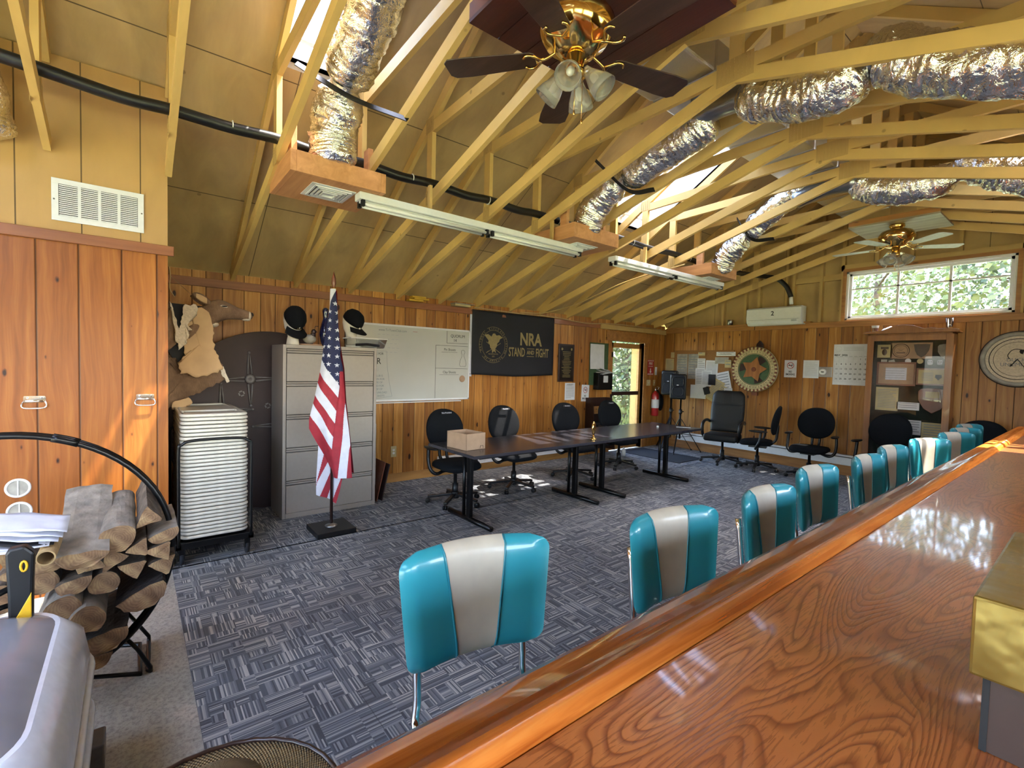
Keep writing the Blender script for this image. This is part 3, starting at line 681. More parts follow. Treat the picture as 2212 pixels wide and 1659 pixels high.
TR = [((-3.2, 12.5, -.2), 6.5, 2.2, 11000, 'leaf_a', 'bright leafy tree outside, at the left of the gable window'), ((.3, 13.2, -.2), 7.5, 2.4, 11000, 'leaf_b', 'deep green tree outside, at the right of the gable window'),
      ((-1.5, 15.5, -.2), 8, 2.8, 12000, 'leaf_a', 'tall pale tree outside, in the middle of the gable window'), ((-5.5, 17, -.2), 9, 3.2, 9000, 'leaf_b', 'far green tree outside beyond the left edge of the gable window'), ((3.6, 16, -.2), 9, 3.2, 9000, 'leaf_a', 'far tree outside beyond the right edge of the gable window'),
      ((-8.6, 11.0, -.2), 4.5, 1.4, 7000, 'leaf_a', 'leafy young tree seen through the upper half of the door'), ((-10.5, 13.5, -.2), 6, 2.2, 8000, 'leaf_b', 'darker tree standing farther behind the door glass'), ((-9.0, 9.6, -.2), 4, 1.3, 1500, 'leaf_b', 'slim tree just outside the left edge of the door glass')]
for loc, h, r, n_, lc, lab in TR: tree(loc, h, r, n_, lab, leafc=lc, sz=.085)
tag(obj('undergrowth', (lambda b: [b.add([(x, y, z), (x + .05, y + .03, z + .02), (x + .03, y, z + .11)], [(0, 1, 2)]) for x, y, z in ((-7.2 - random.random() * 6, 8 + random.random() * 7, -.2 + random.random() * 1.1 * random.random()) for _ in range(6000))] and b)(MB()), M_['leaf_a']), 'low bright undergrowth on the ground outside the door', 'undergrowth', kind='stuff')
# ================================================================ the bar
BX0, BX1 = -.437, .26
t = thing('bar_counter', 'long glossy oak bar counter with moulded armrest edge in the foreground', 'bar', (0, 0, 0))
obj('counter_top', MB().box(BX0, BX1, -.8, 6.80, 1.035, 1.07), M_['bar'], t)
prof = [(-.437, 1.0), (-.437, 1.064), (-.440, 1.071), (-.447, 1.086), (-.457, 1.094), (-.468, 1.096), (-.480, 1.092), (-.489, 1.086), (-.500, 1.083), (-.520, 1.0845), (-.538, 1.083), (-.551, 1.077), (-.558, 1.066), (-.559, 1.052), (-.552, 1.04), (-.53, 1.032), (-.50, 1.028), (-.48, 1.0)]
b = MB(); n_ = len(prof)
b.add([(x, -.8, z) for x, z in prof] + [(x, 6.84, z) for x, z in prof], [(i, (i+1) % n_, n_ + (i+1) % n_, n_ + i) for i in range(n_)] + [tuple(range(n_)), tuple(range(2*n_-1, n_-1, -1))])
obj('armrest_rail', b, M_['rail'], t, smooth=False, bevel=0)
me = C.objects['armrest_rail'].data
for p_ in me.polygons: p_.use_smooth = len(p_.vertices) == 4
obj('front_panel', MB().box(-.24, -.20, -.8, 6.78, 0.009, 1.035), M_['mah'], t)
obj('end_panel', MB().box(-.20, BX1, 6.72, 6.78, 0.009, 1.035), M_['mah'], t)
obj('back_shelf', MB().box(-.20, BX1 - .02, -.8, 6.72, .5, .53), M_['mah'], t)
t = thing('register_box', 'brass-coloured slab on a mauve box standing on the bar at the right edge', 'box', (.12, 1.06, 1.071))
obj('lower_case', MB().box(-.20, .22, -.19, .20, 0, .10), M_['mauve'], t); obj('edge_strip', MB().box(-.205, -.198, -.192, -.18, 0, .10), M_['ink'], t)
obj('brass_slab', MB().box(-.218, .24, -.205, .22, .10, .205), M_['gold'], t, bevel=.004)
# ================================================================ diner stools
def stool(loc, rz, label, seat_only=False):
    t = thing('diner_stool', label, 'bar stool', loc, rz, 'teal and cream diner stools along the bar')
    # +x faces the bar; back at x = -.17, seat centre at x = .06
    def back(u, v, side):
        w = .226; z = .75 + .31 * v; y = (u * 2 - 1)
        return y * w, z
    def bl(u0, u1, name, mat):
        b = MB()
        def fn(u, v):
            uu = u0(v) + (u1(v) - u0(v)) * u
            y = (uu * 2 - 1); w = .226 - .028 * (1 - v)
            # round the outline corners
            cy, cv = abs(y), abs(v * 2 - 1); z = .75 + .31 * v; yy = y * w
            ex = max(0, cy - .72) / .28; ez = max(0, cv - .74) / .26
            k = math.sqrt(ex * ex + ez * ez)
            if k > 1e-6 and ex > 0 and ez > 0 and max(ex, ez) > 0:
                f = max(ex, ez) / k
                yy = math.copysign(w * (.72 + .28 * ex * f), y); z = .905 + math.copysign(.155 * (.74 + .26 * ez * f), v - .5)
            ed = (1 - min(1, cy) ** 6) * (1 - cv ** 6)
            return yy, z, ed
        def front(u, v):
            y, z, e = fn(u, v); return (-.17 + .026 * e ** .5 - .10 * (z - .70) + .05 * (y / .2) ** 2, y, z)
        def rear(u, v):
            y, z, e = fn(1 - u, v); return (-.17 - .020 * e ** .5 - .10 * (z - .70) + .05 * (y / .2) ** 2 - .006, y, z)
        b.grid(8, 22, front); b.grid(8, 22, rear)
        n = len(b.v) // 2
        nu = 9
        # side closures top and bottom
        for j in (0, 22):
            for i in range(8):
                a1, a2 = j * nu + i, j * nu + i + 1; c1, c2 = n + j * nu + (8 - i), n + j * nu + (7 - i)
                b.f.append((a1, a2, c2, c1)); b.m.append(0)
        for i in (0, 8):
            for j in range(22):
                a1, a2 = j * nu + i, (j + 1) * nu + i; c1, c2 = n + j * nu + 8 - i, n + (j + 1) * nu + 8 - i
                b.f.append((a1, a2, c2, c1)); b.m.append(0)
        return obj(name, b, mat, t, smooth=True)
    sl_ = lambda v: .36 - .07 * v; sr_ = lambda v: .64 + .07 * v
    pd = bl(lambda v: 0.0, lambda v: 1.0, 'backrest', M_['teal'])
    # cream centre panel, slightly proud
    b = MB()
    def cfn(s, u, v):
        uu = sl_(v) + (sr_(v) - sl_(v)) * u; y = (uu * 2 - 1) * (.226 - .028 * (1 - v)); z = .7495 + .3112 * v; cv = abs(v * 2 - 1); e = (1 - cv ** 6)
        return ((-.17 + .028 * max(0, e) ** .5 if s else -.176 - .022 * max(0, e) ** .5) - .10 * (z - .70) + .05 * (y / .2) ** 2, y, z)
    b.grid(10, 22, lambda u, v: cfn(1, u, v)); b.grid(10, 22, lambda u, v: cfn(0, 1 - u, v))
    n = 11 * 23
    for j in (0, 22):
        for i in range(10): b.f.append((j * 11 + i, j * 11 + i + 1, n + j * 11 + 9 - i, n + j * 11 + 10 - i)); b.m.append(0)
    obj('cream_panel', b, M_['cream'], pd, smooth=True)
    for s in (sl_, sr_):
        P = [Vector(cfn(1, (0 if s is sl_ else 1), k / 16)) + Vector((.0005, 0, 0)) for k in range(17)]
        obj('piping', MB().tube(P, .0033, 6), M_['tpipe'], pd, smooth=True)
    # chrome back frame tubes down to the seat
    for s in (-1, 1):
        obj('back_tube', MB().tube(bez([(-.205, s * .155, .95), (-.178, s * .16, .74), (-.172, s * .16, .66), (-.155, s * .168, .60), (-.06, s * .165, .555), (.16, s * .16, .55)], 6), .0115, 10), M_['chrome'], t, smooth=True)
    b = MB(); b.lathe([(.0, .625), (.18, .622), (.21, .61), (.217, .595), (.21, .575), (.18, .565), (0, .565)], 32, Matrix.Translation((.035, 0, 0)))
    se = obj('seat', b, M_['teal'], t, smooth=True)
    obj('seat_band', MB().lathe([(.214, .560), (.221, .566), (.221, .585), (.214, .590)], 32, Matrix.Translation((.035, 0, 0)), caps=False), M_['chrome'], se, smooth=True)
    obj('column', MB().lathe([(.035, .03), (.03, .56)], 16, Matrix.Translation((.05, 0, 0))), M_['chrome'], t, smooth=True)
    obj('base', MB().lathe([(.21, .0), (.215, .008), (.19, .025), (.05, .045), (.035, .06)], 28, Matrix.Translation((.05, 0, 0))), M_['chrome'], t, smooth=True)
    obj('foot_ring', MB().tube([(.05 + .15 * math.cos(a * PI / 12), .15 * math.sin(a * PI / 12), .22) for a in range(24)], .009, 8, True), M_['chrome'], t, smooth=True)
    return t
SP = [(-1.105, .745, -.17, 'nearest teal and cream diner stool, fully visible beside the bar'), (-.96, 1.456, -.12, 'second teal and cream diner stool from the camera'), (-.915, 2.075, -.02, 'third teal and cream diner stool from the camera'),
      (-.975, 2.78, -.06, 'fourth teal and cream diner stool from the camera'), (-.93, 3.45, -.05, 'fifth teal and cream diner stool from the camera'), (-.955, 4.08, -.1, 'sixth diner stool from the camera, just before the sunlit one'),
      (-.90, 4.85, -.4, 'diner stool with its back in direct sunlight'), (-.862, 5.62, -.4, 'diner stool standing just beyond the sunlit one'), (-.885, 6.20, -.35, 'second to last diner stool at the far end of the bar'), (-.93, 6.75, -.3, 'last diner stool at the far end of the bar')]
s0 = None
for x, y, rz, lab in SP:
    loc = (x + .21 * math.cos(rz), y + .21 * math.sin(rz), .0095)
    if s0 is None: s0 = stool(loc, rz, lab)
    else: dup(s0, loc, rz, lab)
# straw hat on a low stool at the bottom edge
t = thing('round_stool', 'low backless round stool under the straw hat', 'stool', (-.875, .095, 0.0)); obj('seat', MB().lathe([(0, .735), (.16, .735), (.17, .72), (.17, .69), (0, .685)], 28), M_['black'], t, smooth=True); obj('column', MB().lathe([(.2, 0), (.2, .015), (.03, .03), (.03, .69)], 20), M_['chrome'], t, smooth=True)
t = NT('woven_straw'); o_ = t.oc(); ang = t.math('ARCTAN2', o_[1], o_[0]); rad = t.math('SQRT', t.math('ADD', t.math('MULTIPLY', o_[0], o_[0]), t.math('MULTIPLY', o_[1], o_[1])))
wv = t.math('MULTIPLY', t.math('SINE', t.math('MULTIPLY', rad, 1150)), t.math('SINE', t.math('MULTIPLY', ang, 170))); t.bump(wv, .004, 1)
w2 = t.math('MULTIPLY_ADD', wv, .5, .5)
M_['straw'] = t.set(col=t.ramp(w2, [(0, H('#6f5a3a')), (.5, H('#94794c')), (1, H('#ab9062'))]), rough=.85)
t = thing('straw_hat', 'woven straw hat with a dark braided brim edge at the bottom of the photo', 'hat', (-.875, .095, .745))
P = [(.0, .115), (.05, .118), (.078, .10), (.088, .05), (.094, .012), (.11, .004), (.15, .008), (.185, .022), (.203, .030)]
obj('crown_and_brim', MB().lathe(P[::-1], 64, caps=False), M_['straw'], t, smooth=True, solid=.004)
for r, z, q in ((.205, .032, .0048), (.108, .007, .004)): obj('braided_edge', MB().tube([(r * math.cos(a * PI / 32), r * math.sin(a * PI / 32), z + .0015 * (a % 2)) for a in range(64)], q, 6, True), M_['mah'] if False else M_['plaqd'], t, smooth=True)
obj('hat_band', MB().lathe([(.094, .014), (.0925, .035)], 40, caps=False), M_['plaqd'], t, smooth=True)
# ================================================================ task chairs
def task_chair(loc, rz, label, name=None):
    t = thing('task_chair', label, 'office chair', loc, rz, 'black task chairs')   # faces +x
    b = MB()
    ell_ = lambda k, rx, ry: (rx * math.cos(k), ry * math.sin(k))
    ns = 36
    def ring(k, s, off):
        a = 2 * PI * k / ns; c, d = math.cos(a), math.sin(a); y = .245 * s * math.copysign(abs(c) ** .9, c); z = .79 + .235 * s * math.copysign(abs(d) ** .95, d) * (1.0 if d > 0 else .95)
        y *= 1 - .0 * (z - .79); return (off - .16 * (z - .6) + .35 * y * y * 1.6, y, z)
    vs = []; fs = []; L = [(.001, .03), (.6, .028), (.9, .018), (1, 0), (1, -.02), (.9, -.038), (.5, -.045), (.001, -.045)]
    for s, o_ in L: vs += [ring(k, s, -.215 + o_) for k in range(ns)]
    for i in range(len(L) - 1):
        for k in range(ns): l = (k + 1) % ns; fs.append((i*ns+k, i*ns+l, (i+1)*ns+l, (i+1)*ns+k))
    br = obj('backrest', b.add(vs, fs), M_['fab'], t, smooth=True)
    b = MB()
    for s in (-1, 1): b.tube(bez([(-.27, s * .05, .72), (-.265, s * .05, .60), (-.24, s * .045, .47), (-.12, s * .04, .41)], 5), .018, 8)
    obj('back_support', b, M_['black'], t, smooth=True)
    b = MB(); vs = []; fs = []
    for r, z in ((0.001, .475), (.7, .478), (.93, .468), (1, .445), (1, .42), (.92, .405), (.001, .40)):
        for k in range(36):
            a = 2 * PI * k / 36; c, d = math.cos(a), math.sin(a); q = (abs(c) ** 3.2 + abs(d) ** 3.2) ** (-1 / 3.2); vs.append((.02 + .235 * r * c * q, .245 * r * d * q, z - .02 * max(0, c) * r))
    for i in range(6):
        for k in range(36): l = (k + 1) % 36; fs.append((i*36+k, i*36+l, (i+1)*36+l, (i+1)*36+k))
    obj('seat', b.add(vs, fs), M_['fab'], t, smooth=True)
    for s in (-1, 1):
        a = obj('armrest', MB().tube(bez([(-.02, s * .12, .385), (-.0, s * .24, .355), (-.02, s * .305, .40), (-.06, s * .315, .50), (-.07, s * .31, .62)], 6), .019, 8), M_['black'], t, smooth=True)
        obj('arm_pad', MB().ell((-.03, s * .30, .635), (.135, .042, .02), 20, 8), M_['black'], a, smooth=True)
    b = MB().box(-.13, .12, -.09, .09, .355, .40); b.tube([(.0, -.08, .37), (.03, -.26, .365)], .008, 6)
    obj('seat_mechanism', b, M_['black'], t)
    obj('gas_column', MB().lathe([(.035, .07), (.033, .22), (.02, .225), (.018, .37)], 14), M_['black'], t, smooth=True)
    b = MB(); b.lathe([(.045, .055), (.05, .07), (.045, .125), (.02, .14)], 14)
    for k in range(5):
        a = 2 * PI * k / 5 + .3; c, s = math.cos(a), math.sin(a); b.beam((.03 * c, .03 * s, .10), (.30 * c, .30 * s, .068), .042, .026)
    ba = obj('star_base', b, M_['black'], t, bevel=.005)
    for k in range(5):
        a = 2 * PI * k / 5 + .3; c, s = math.cos(a), math.sin(a); w = MB()
        for q in (-1, 1): w.lathe([(.012, -.008), (.025, -.008), (.026, 0), (.025, .008), (.012, .008)], 14, Matrix.Translation((.30 * c - q * .013 * s, .30 * s + q * .013 * c, .026)) @ Matrix.Rotation(a + PI / 2, 4, 'Z') @ Matrix.Rotation(PI / 2, 4, 'Y'))
        obj('caster', w, M_['black'], ba, smooth=True)
    if name:
        M = Matrix.Translation((-.202, 0, .985)) @ Matrix.Rotation(-.16, 4, 'Y') @ frame((0, 0, 0), (0, 1, 0), (0, 0, 1))
        q = obj('name_strip', MB().box(-.07, .07, -.013, .013, -.004, .002), M_['ink'], t); q.data.transform(M)
        text('name_lettering', name, .023, M @ Matrix.Translation((0, 0, .0026)), M_['whc'], q, .0004)
    return t
TC = [((-4.48, 2.80, .0095), .05, 'round-backed black task chair with Vice President name strip', 'Vice President'), ((-4.60, 3.73, .0095), .0, 'black task chair marked President, below the black banner', 'President'),
      ((-4.62, 4.84, .0095), -.12, 'black task chair whose backrest is half lit by the sun', 'Secretary'), ((-4.72, 5.93, .0095), -.1, 'black task chair marked Treasurer in front of the glass door', 'Treasurer')]
for l, rz, lab, nm in TC: task_chair(l, rz, lab, nm)
t5 = task_chair((-3.42, 7.72, .0095), 3.45, 'black task chair turned sideways beside the leather armchair')
dup(t5, (-2.70, 7.78, .0095), -PI / 2 + .05, 'black task chair under the posted letter and calendar'); dup(t5, (-1.84, 7.72, .0095), -PI / 2 - .15, 'black task chair blocking the lower part of the display cabinet'); dup(t5, (-.93, 7.78, .0095), -PI / 2, 'black task chair below the round wall clock')
# executive chair
t = thing('executive_chair', 'tall black leather executive chair against the far wall', 'office chair', (-3.99, 7.72, .0095), -1.30)
b = MB()
def ex(u, v, s):
    y = (u * 2 - 1) * (.25 + .02 * math.sin(v * PI)) ; z = .50 + .70 * v; cv = abs(v * 2 - 1); cu_ = abs(u * 2 - 1)
    if v > .86: y *= math.sqrt(max(.15, 1 - ((v - .86) / .14) ** 2 * .45))
    e = (1 - cu_ ** 5) * (1 - cv ** 9)
    crease = -.012 * math.exp(-((v - .68) / .012) ** 2)
    if v > .68: crease -= .010 * sum(math.exp(-((abs(u - .5) - q) / .012) ** 2) for q in (.03, .1))
    return (-.20 - .22 * (z - .5) + (s * .055 * e ** .5 if s > 0 else -.045 * e ** .5) + (crease if s > 0 else 0), y, z)
b.grid(30, 44, lambda u, v: ex(u, v, 1)); b.grid(30, 44, lambda u, v: ex(1 - u, v, -1))
obj('backrest', b, M_['leath'], t, smooth=True)
b = MB().box(-.22, .27, -.26, .26, .38, .50); obj('seat', b, M_['leath'], t, bevel=.045, seg=4, smooth=True)
for s in (-1, 1):
    obj('armrest', MB().tube(bez([(-.26, s * .28, .66), (-.12, s * .29, .695), (.1, s * .29, .68), (.2, s * .285, .60), (.16, s * .28, .47), (.05, s * .24, .38)], 6), .024, 10), M_['black'], t, smooth=True)
obj('gas_column', MB().lathe([(.035, .07), (.033, .22), (.02, .225), (.018, .38)], 14), M_['black'], t, smooth=True)
b = MB(); b.lathe([(.045, .055), (.05, .07), (.045, .125), (.02, .14)], 14)
for k in range(5):
    a = 2 * PI * k / 5; c, s = math.cos(a), math.sin(a); b.beam((.03 * c, .03 * s, .10), (.33 * c, .33 * s, .068), .05, .028)
ba = obj('star_base', b, M_['black'], t, bevel=.006)
for k in range(5):
    a = 2 * PI * k / 5; obj('caster', MB().ell((.33 * math.cos(a), .33 * math.sin(a), .027), (.027, .027, .027), 12, 8), M_['black'], ba, smooth=True)
# ================================================================ tables
def table(loc, rz, L, label):
    t = thing('folding_table', label, 'table', loc, rz, 'dark meeting tables')
    obj('table_top', MB().box(-.405, .405, 0, L, .71, .74), M_['tabtop'], t, bevel=.003)
    obj('apron', MB().box(-.33, .33, .12, L - .12, .685, .71), M_['blackm'], t)
    for y in (.24, L - .24):
        obj('leg', MB().box(-.032, .032, y - .02, y + .02, .05, .69), M_['blackm'], t, bevel=.006) if True else None
        obj('leg', MB().tube([(-.10, y, .05), (-.10, y, .69)], .018, 10), M_['blackm'], t, smooth=True)
        obj('foot_bar', MB().tube([(-.36, y, .033), (.36, y, .033)], .026, 12), M_['blackm'], t, smooth=True)
    return t
table((-3.84, 2.33, .009), .012, 1.97, 'dark laminate meeting table nearer the flag, carrying the cardboard box'); table((-3.87, 4.31, .009), .012, 1.86, 'dark laminate meeting table farther from the flag, carrying the small white cap')
# cardboard box with rope handle
t = thing('cardboard_box', 'open low brown cardboard box on the near end of the table', 'box', (-3.845, 2.515, .7495), .1)
b = MB(); w, l, h = .15, .115, .155
for a in ((-w, w, -l, -l + .004), (-w, w, l - .004, l), (-w, -w + .004, -l, l), (w - .004, w, -l, l)): b.box(*a, 0, h)
b.box(-w, w, -l, l, 0, .004); obj('box_walls', b, M_['card'], t)
b = MB(); 
for x in (-w, -w + .0): b.add([(-w, -l, h), (-w, l, h), (-w + .05, l - .01, h - .07), (-w + .05, -l + .01, h - .07)], [(0, 1, 2, 3)])
pass
obj('wire_staple', MB().tube([(w + .001, .05, .01), (w + .002, .055, .035), (w + .002, .085, .035), (w + .001, .09, .01)], .0015, 6), M_['ink'], t)
for k in range(2): text('printed_line', ['HANDLE WITH', 'CARE'][k], .013, Matrix.Translation((-.02, -l - .0006, .12 - .018 * k)) @ Matrix.Rotation(PI / 2, 4, 'X'), M_['inkf'], t, .0003) if False else None
# gold trophy gavel stand, cap
t = thing('trophy', 'small gold oval trophy standing on the table in the sun', 'trophy', (-3.56, 4.02, .7495), .4)
obj('foot', MB().lathe([(.035, 0), (.036, .008), (.022, .02), (.012, .03), (.010, .045)], 20), M_['brass'], t, smooth=True)
obj('oval_plate', MB().ell((0, 0, .125), (.02, .045, .082), 24, 14), M_['ybook'] if False else M_['brass'], t, smooth=True)
tag(obj('bottle_cap', MB().lathe([(.0, .022), (.013, .022), (.016, .018), (.016, 0), (0, 0)], 16), M_['white'], smooth=True, at=(-3.86, 5.67, .7495)), 'tiny white cap lying on the far table', 'cap')
tag(obj('drinking_straw', MB().tube([(-.0, 0, .003), (.16, .10, .003)], .003, 6), M_['white'], at=(-3.75, 5.95, .7495)), 'thin white straw lying at the far end of the table', 'straw')
# ================================================================ filing cabinet and what stands on it
t = thing('filing_cabinet', 'tall putty-grey five-drawer lateral filing cabinet behind the flag', 'filing cabinet', (-4.90, 1.115, .0095))
Wc = .93; Dc = .47; Hc = 1.69
b = MB(); b.box(-Dc, 0, 0, .03, 0, Hc); b.box(-Dc, 0, Wc - .03, Wc, 0, Hc); b.box(-Dc, 0, .03, Wc - .03, Hc - .035, Hc); b.box(-Dc, 0, .03, Wc - .03, 0, .05); b.box(-Dc, -Dc + .02, .03, Wc - .03, .05, Hc - .035)
obj('case', b, M_['steel'], t, bevel=.003)
obj('inner_shadow_gap', MB().box(-Dc + .02, -.03, .03, Wc - .03, .05, Hc - .035), M_['steeld'], t)
hz = (Hc - .085) / 5
for k in range(5):
    z0 = .052 + hz * k; b = MB().box(-.03, -.002, .036, Wc - .036, z0, z0 + hz - .052); b.box(-.03, -.012, .036, Wc - .036, z0 + hz - .044, z0 + hz - .028)
    d = obj('drawer', b, M_['steel'], t, bevel=.003); obj('pull_lip', MB().box(-.028, .0, .036, Wc - .036, z0 + hz - .022, z0 + hz - .008), M_['steel'], d, bevel=.003)
ZT = 1.6995
def headcap(loc, rz, tilt, label, lines):
    t = thing('cap_display', label, 'display head', loc, rz)
    b = MB().lathe([(.062, 0), (.064, .01), (.058, .05), (.05, .09), (.062, .13), (.082, .17), (.094, .24), (.09, .31), (.06, .355), (.0, .372)], 24, Matrix.Diagonal((1.12, .82, 1, 1)))
    b.ell((.102, 0, .19), (.018, .014, .03), 10, 8)
    obj('foam_head', b, M_['ceram'], t, smooth=True)
    M = Matrix.Translation((.012, 0, .25)) @ Matrix.Rotation(tilt, 4, 'Y')
    b = MB().lathe([(.108, 0), (.11, .03), (.102, .075), (.075, .115), (.03, .135), (0, .138)], 28, M @ Matrix.Diagonal((1.12, .88, 1, 1)), caps=False)
    c = obj('cap_crown', b, M_['fab'], t, smooth=True, solid=.003)
    b = MB().grid(14, 6, lambda u, v: M @ Vector(((.112 + v * .078) * math.cos((u - .5) * 2.0 * (1 - .12 * v)) * 1.12, (.112 + v * .05) * math.sin((u - .5) * 2.0) * .88, -.004 - .018 * v - .35 * ((u - .5) ** 2) * .2)))
    obj('cap_visor', b, M_['fab'], c, smooth=True, solid=.004)
    for k, l in enumerate(lines):
        text('cap_lettering', l, .026, M @ Matrix.Translation((.123 - .012 * (1 - k), 0, .052 - .028 * k)) @ Matrix.Rotation(-.25, 4, 'Y') @ frame((0, 0, 0), (0, 1, 0), (0, 0, 1)), M_['whc'] if k == 0 else M_['tan'], c, .001)
headcap((-5.06, 1.24, ZT), .35, 1.0, 'white foam head wearing a black cap at the left end of the cabinet', ['POST', '351'])
headcap((-5.16, 1.86, ZT + .03), .5, .65, 'white foam head in a black cap behind the clear plastic tub', ['TTC'])
t = thing('bowling_pin', 'dark blue glossy bowling pin on top of the filing cabinet', 'bowling pin', (-5.08, 1.56, ZT))
PB = [(.0255, 0), (.03, .01), (.045, .05), (.0575, .11), (.06, .13), (.055, .18), (.038, .24), (.024, .28), (.0235, .30), (.028, .335), (.0325, .36), (.030, .38), (.018, .395), (0, .4)]
obj('pin_body', MB().lathe(PB, 32), M_['navyg'], t, smooth=True)
t = thing('decoy_bird', 'small mounted quail figurine on a wooden base on the cabinet', 'figurine', (-5.10, 1.41, ZT))
obj('base', MB().prism(rrect(.22, .13, .04), .018, Matrix.Rotation(PI / 2, 4, 'Z')), M_['card'], t)
obj('bird_body', MB().ell((0, 0, .07), (.045, .065, .048), 18, 10), M_['paperg'], t, smooth=True); obj('bird_head', MB().ell((0, .04, .145), (.02, .025, .03), 14, 8).tube([(0, .03, .1), (0, .04, .14)], [.03, .02], 10), M_['plaqd'], t, smooth=True)
obj('topknot', MB().tube(bez([(0, .05, .17), (0, .055, .20), (0, .085, .205)], 4), [.003] * 8 + [.005], 6), M_['ink'], t); obj('beak', MB().lathe([(.006, 0), (0, .018)], 8, Matrix.Translation((0, .062, .145)) @ Matrix.Rotation(-PI / 2, 4, 'X')), M_['ink'], t)
t = thing('plastic_tub', 'clear plastic tub with loose things at the right end of the cabinet', 'tub', (-5.04, 1.97, ZT))
b = MB(); a0, a1, c0, c1, hh = .10, .12, .17, .20, .10
V = [(-a0, -c0, 0), (a0, -c0, 0), (a0, c0, 0), (-a0, c0, 0), (-a1, -c1, hh), (a1, -c1, hh), (a1, c1, hh), (-a1, c1, hh)]
b.add(V, [(0, 1, 2, 3), (0, 1, 5, 4), (1, 2, 6, 5), (2, 3, 7, 6), (3, 0, 4, 7)]); obj('tub_body', b, M_['clear'], t)
obj('tub_rim', MB().tube([(-a1, -c1, hh), (a1, -c1, hh), (a1, c1, hh), (-a1, c1, hh)], .006, 6, True), M_['white'], t)
b = MB(); b.tube([(.04, -.12, .03), (.05, .0, .04), (.04, .14, .03)], .014, 8); obj('tub_contents', b, M_['ink'], t); obj('tub_contents', MB().ell((-.02, .05, .03), (.05, .09, .025), 14, 8), M_['paper'], t, smooth=True)
# ================================================================ flag on its stand
t = thing('flag_on_stand', 'american flag hanging folded on a pole with square black base', 'flag', (-4.35, 1.405, .0095), .90 - PI / 2 + .0)
E_ = math.atan2(-.7814, .6227)  # camera azimuth
t.rotation_euler = (0, 0, math.atan2(.7824, .6222))
obj('base', MB().box(-.17, .17, -.17, .17, 0, .045), M_['black'], t, bevel=.004).matrix_local = Matrix.Rotation(-math.atan2(.7824, .6222), 4, 'Z')
obj('flange', MB().lathe([(.055, .045), (.055, .052), (.025, .06), (.016, .07)], 20), M_['galv'], t, smooth=True)
obj('pole', MB().lathe([(.0135, .05), (.0135, 2.17)], 14), M_['plaqd'], t, smooth=True)
obj('finial', MB().lathe([(.013, 2.16), (.016, 2.17), (.016, 2.2), (.012, 2.21), (.02, 2.23), (.017, 2.28), (.0, 2.345)], 14), M_['mah'], t, smooth=True); obj('collar', MB().lathe([(.016, 2.155), (.018, 2.17), (.018, 2.195), (.015, 2.2)], 14), M_['brass'], t, smooth=True)
K = 1 / 241.0
def px(x, y): return ((x - 724) * K, (1150 - y) * K)
def interp(tab, y):
    for (y0, a), (y1, b_) in zip(tab, tab[1:]):
        if y <= y1: return a + (b_ - a) * max(0, (y - y0)) / (y1 - y0)
    return tab[-1][1]
LE = [(624, 719), (660, 718), (700, 712), (745, 706), (790, 699), (860, 687), (905, 677), (925, 677), (960, 694), (1000, 716), (1028, 728.6)]
RE = [(624, 731), (700, 735), (750, 741), (795, 749), (866, 754), (947, 764), (1000, 770), (1029, 773)]
FOLD = [(624, 745), (770, 741.5), (833, 742.5), (886, 737.5), (975, 730), (1028, 728.6)]
ST = [((700.7, 775), (742.5, 833)), ((696, 802), (741, 859)), ((692, 824.6), (737.5, 886.6)), ((688, 852), (735, 913)), ((685, 871), (732, 941)), ((680.5, 899), (730.6, 969))]
RW1 = [(800, 760), (869, 754), (937, 751), (1028, 745)]; WR2 = [(900, 775), (970, 764), (1028, 763)]
def star_hit(x, y, cx, cy, r):
    dx, dy = x - cx, y - cy; d = math.hypot(dx, dy)
    if d > r: return False
    a = (math.atan2(dx, -dy) + PI / 5) % (2 * PI / 5) - PI / 5
    # star edge radius at angle a
    R1, R2, ph = r, r * .382, PI / 5; a = abs(a)
    x1, y1 = R1, 0; x2, y2 = R2 * math.cos(ph), R2 * math.sin(ph)
    ed = (x1 * y2 - y1 * x2) / (math.cos(a) * (y2 - y1) - math.sin(a) * (x2 - x1)); return d < abs(ed)
STARS = []
for i in range(13):
    y = 655.5 + 18.8 * i
    if y < 672: STARS.append((730, y)); continue
    for cx in (718.5 + (i - 1) * .15, 733.5 + (i - 1) * .35):
        STARS.append((cx + (0 if i % 2 else .5), y - (2 if cx < 725 else 0)))
    if i >= 5: STARS.append((703.5 + .3 * (12 - i), y - 2))
def color(x, y):
    fx = interp(FOLD, y)
    if y < 686 and x < interp([(624, 733), (650, 721), (686, 713.5)], y): return 1
    if x < fx:
        def L(l): (x0, y0), (x1, y1) = l; return y0 + (y1 - y0) * (x - x0) / (x1 - x0)
        if y < L(ST[0]):
            return 1 if any(star_hit(x, y, a, b_, 5.4) for a, b_ in STARS) and x < 741 else 2
        for k in range(1, 6):
            if y < L(ST[k]): return 1 if k % 2 else 0
        return 0
    if y < 800: return 2
    if x < interp(RW1, y): return 0
    if x < interp(WR2, y): return 1
    return 0
NY, NX = 400, 120
b = MB()
def ffn(u, v):
    y = 624 + (1029 - 624) * v; l, r = interp(LE, y), interp(RE, y); x = l + (r - l) * u; X, Z = px(x, y); fx = interp(FOLD, y); w = (r - l) * K
    d = .018 + .035 * math.sin(PI * u) * min(1, w * 6) + .012 * math.sin(u * 9 + y * .03) * v
    if x > fx: d += .018 * math.sin((x - fx) / max(6, r - fx) * PI) + .014
    return (X, -d - .02 * mnoise.noise(Vector((X * 8, Z * 3, 1))), Z)
b.grid(NX, NY, ffn, mf=lambda u, v: color(interp(LE, 624 + 405 * v) + (interp(RE, 624 + 405 * v) - interp(LE, 624 + 405 * v)) * u, 624 + 405 * v))
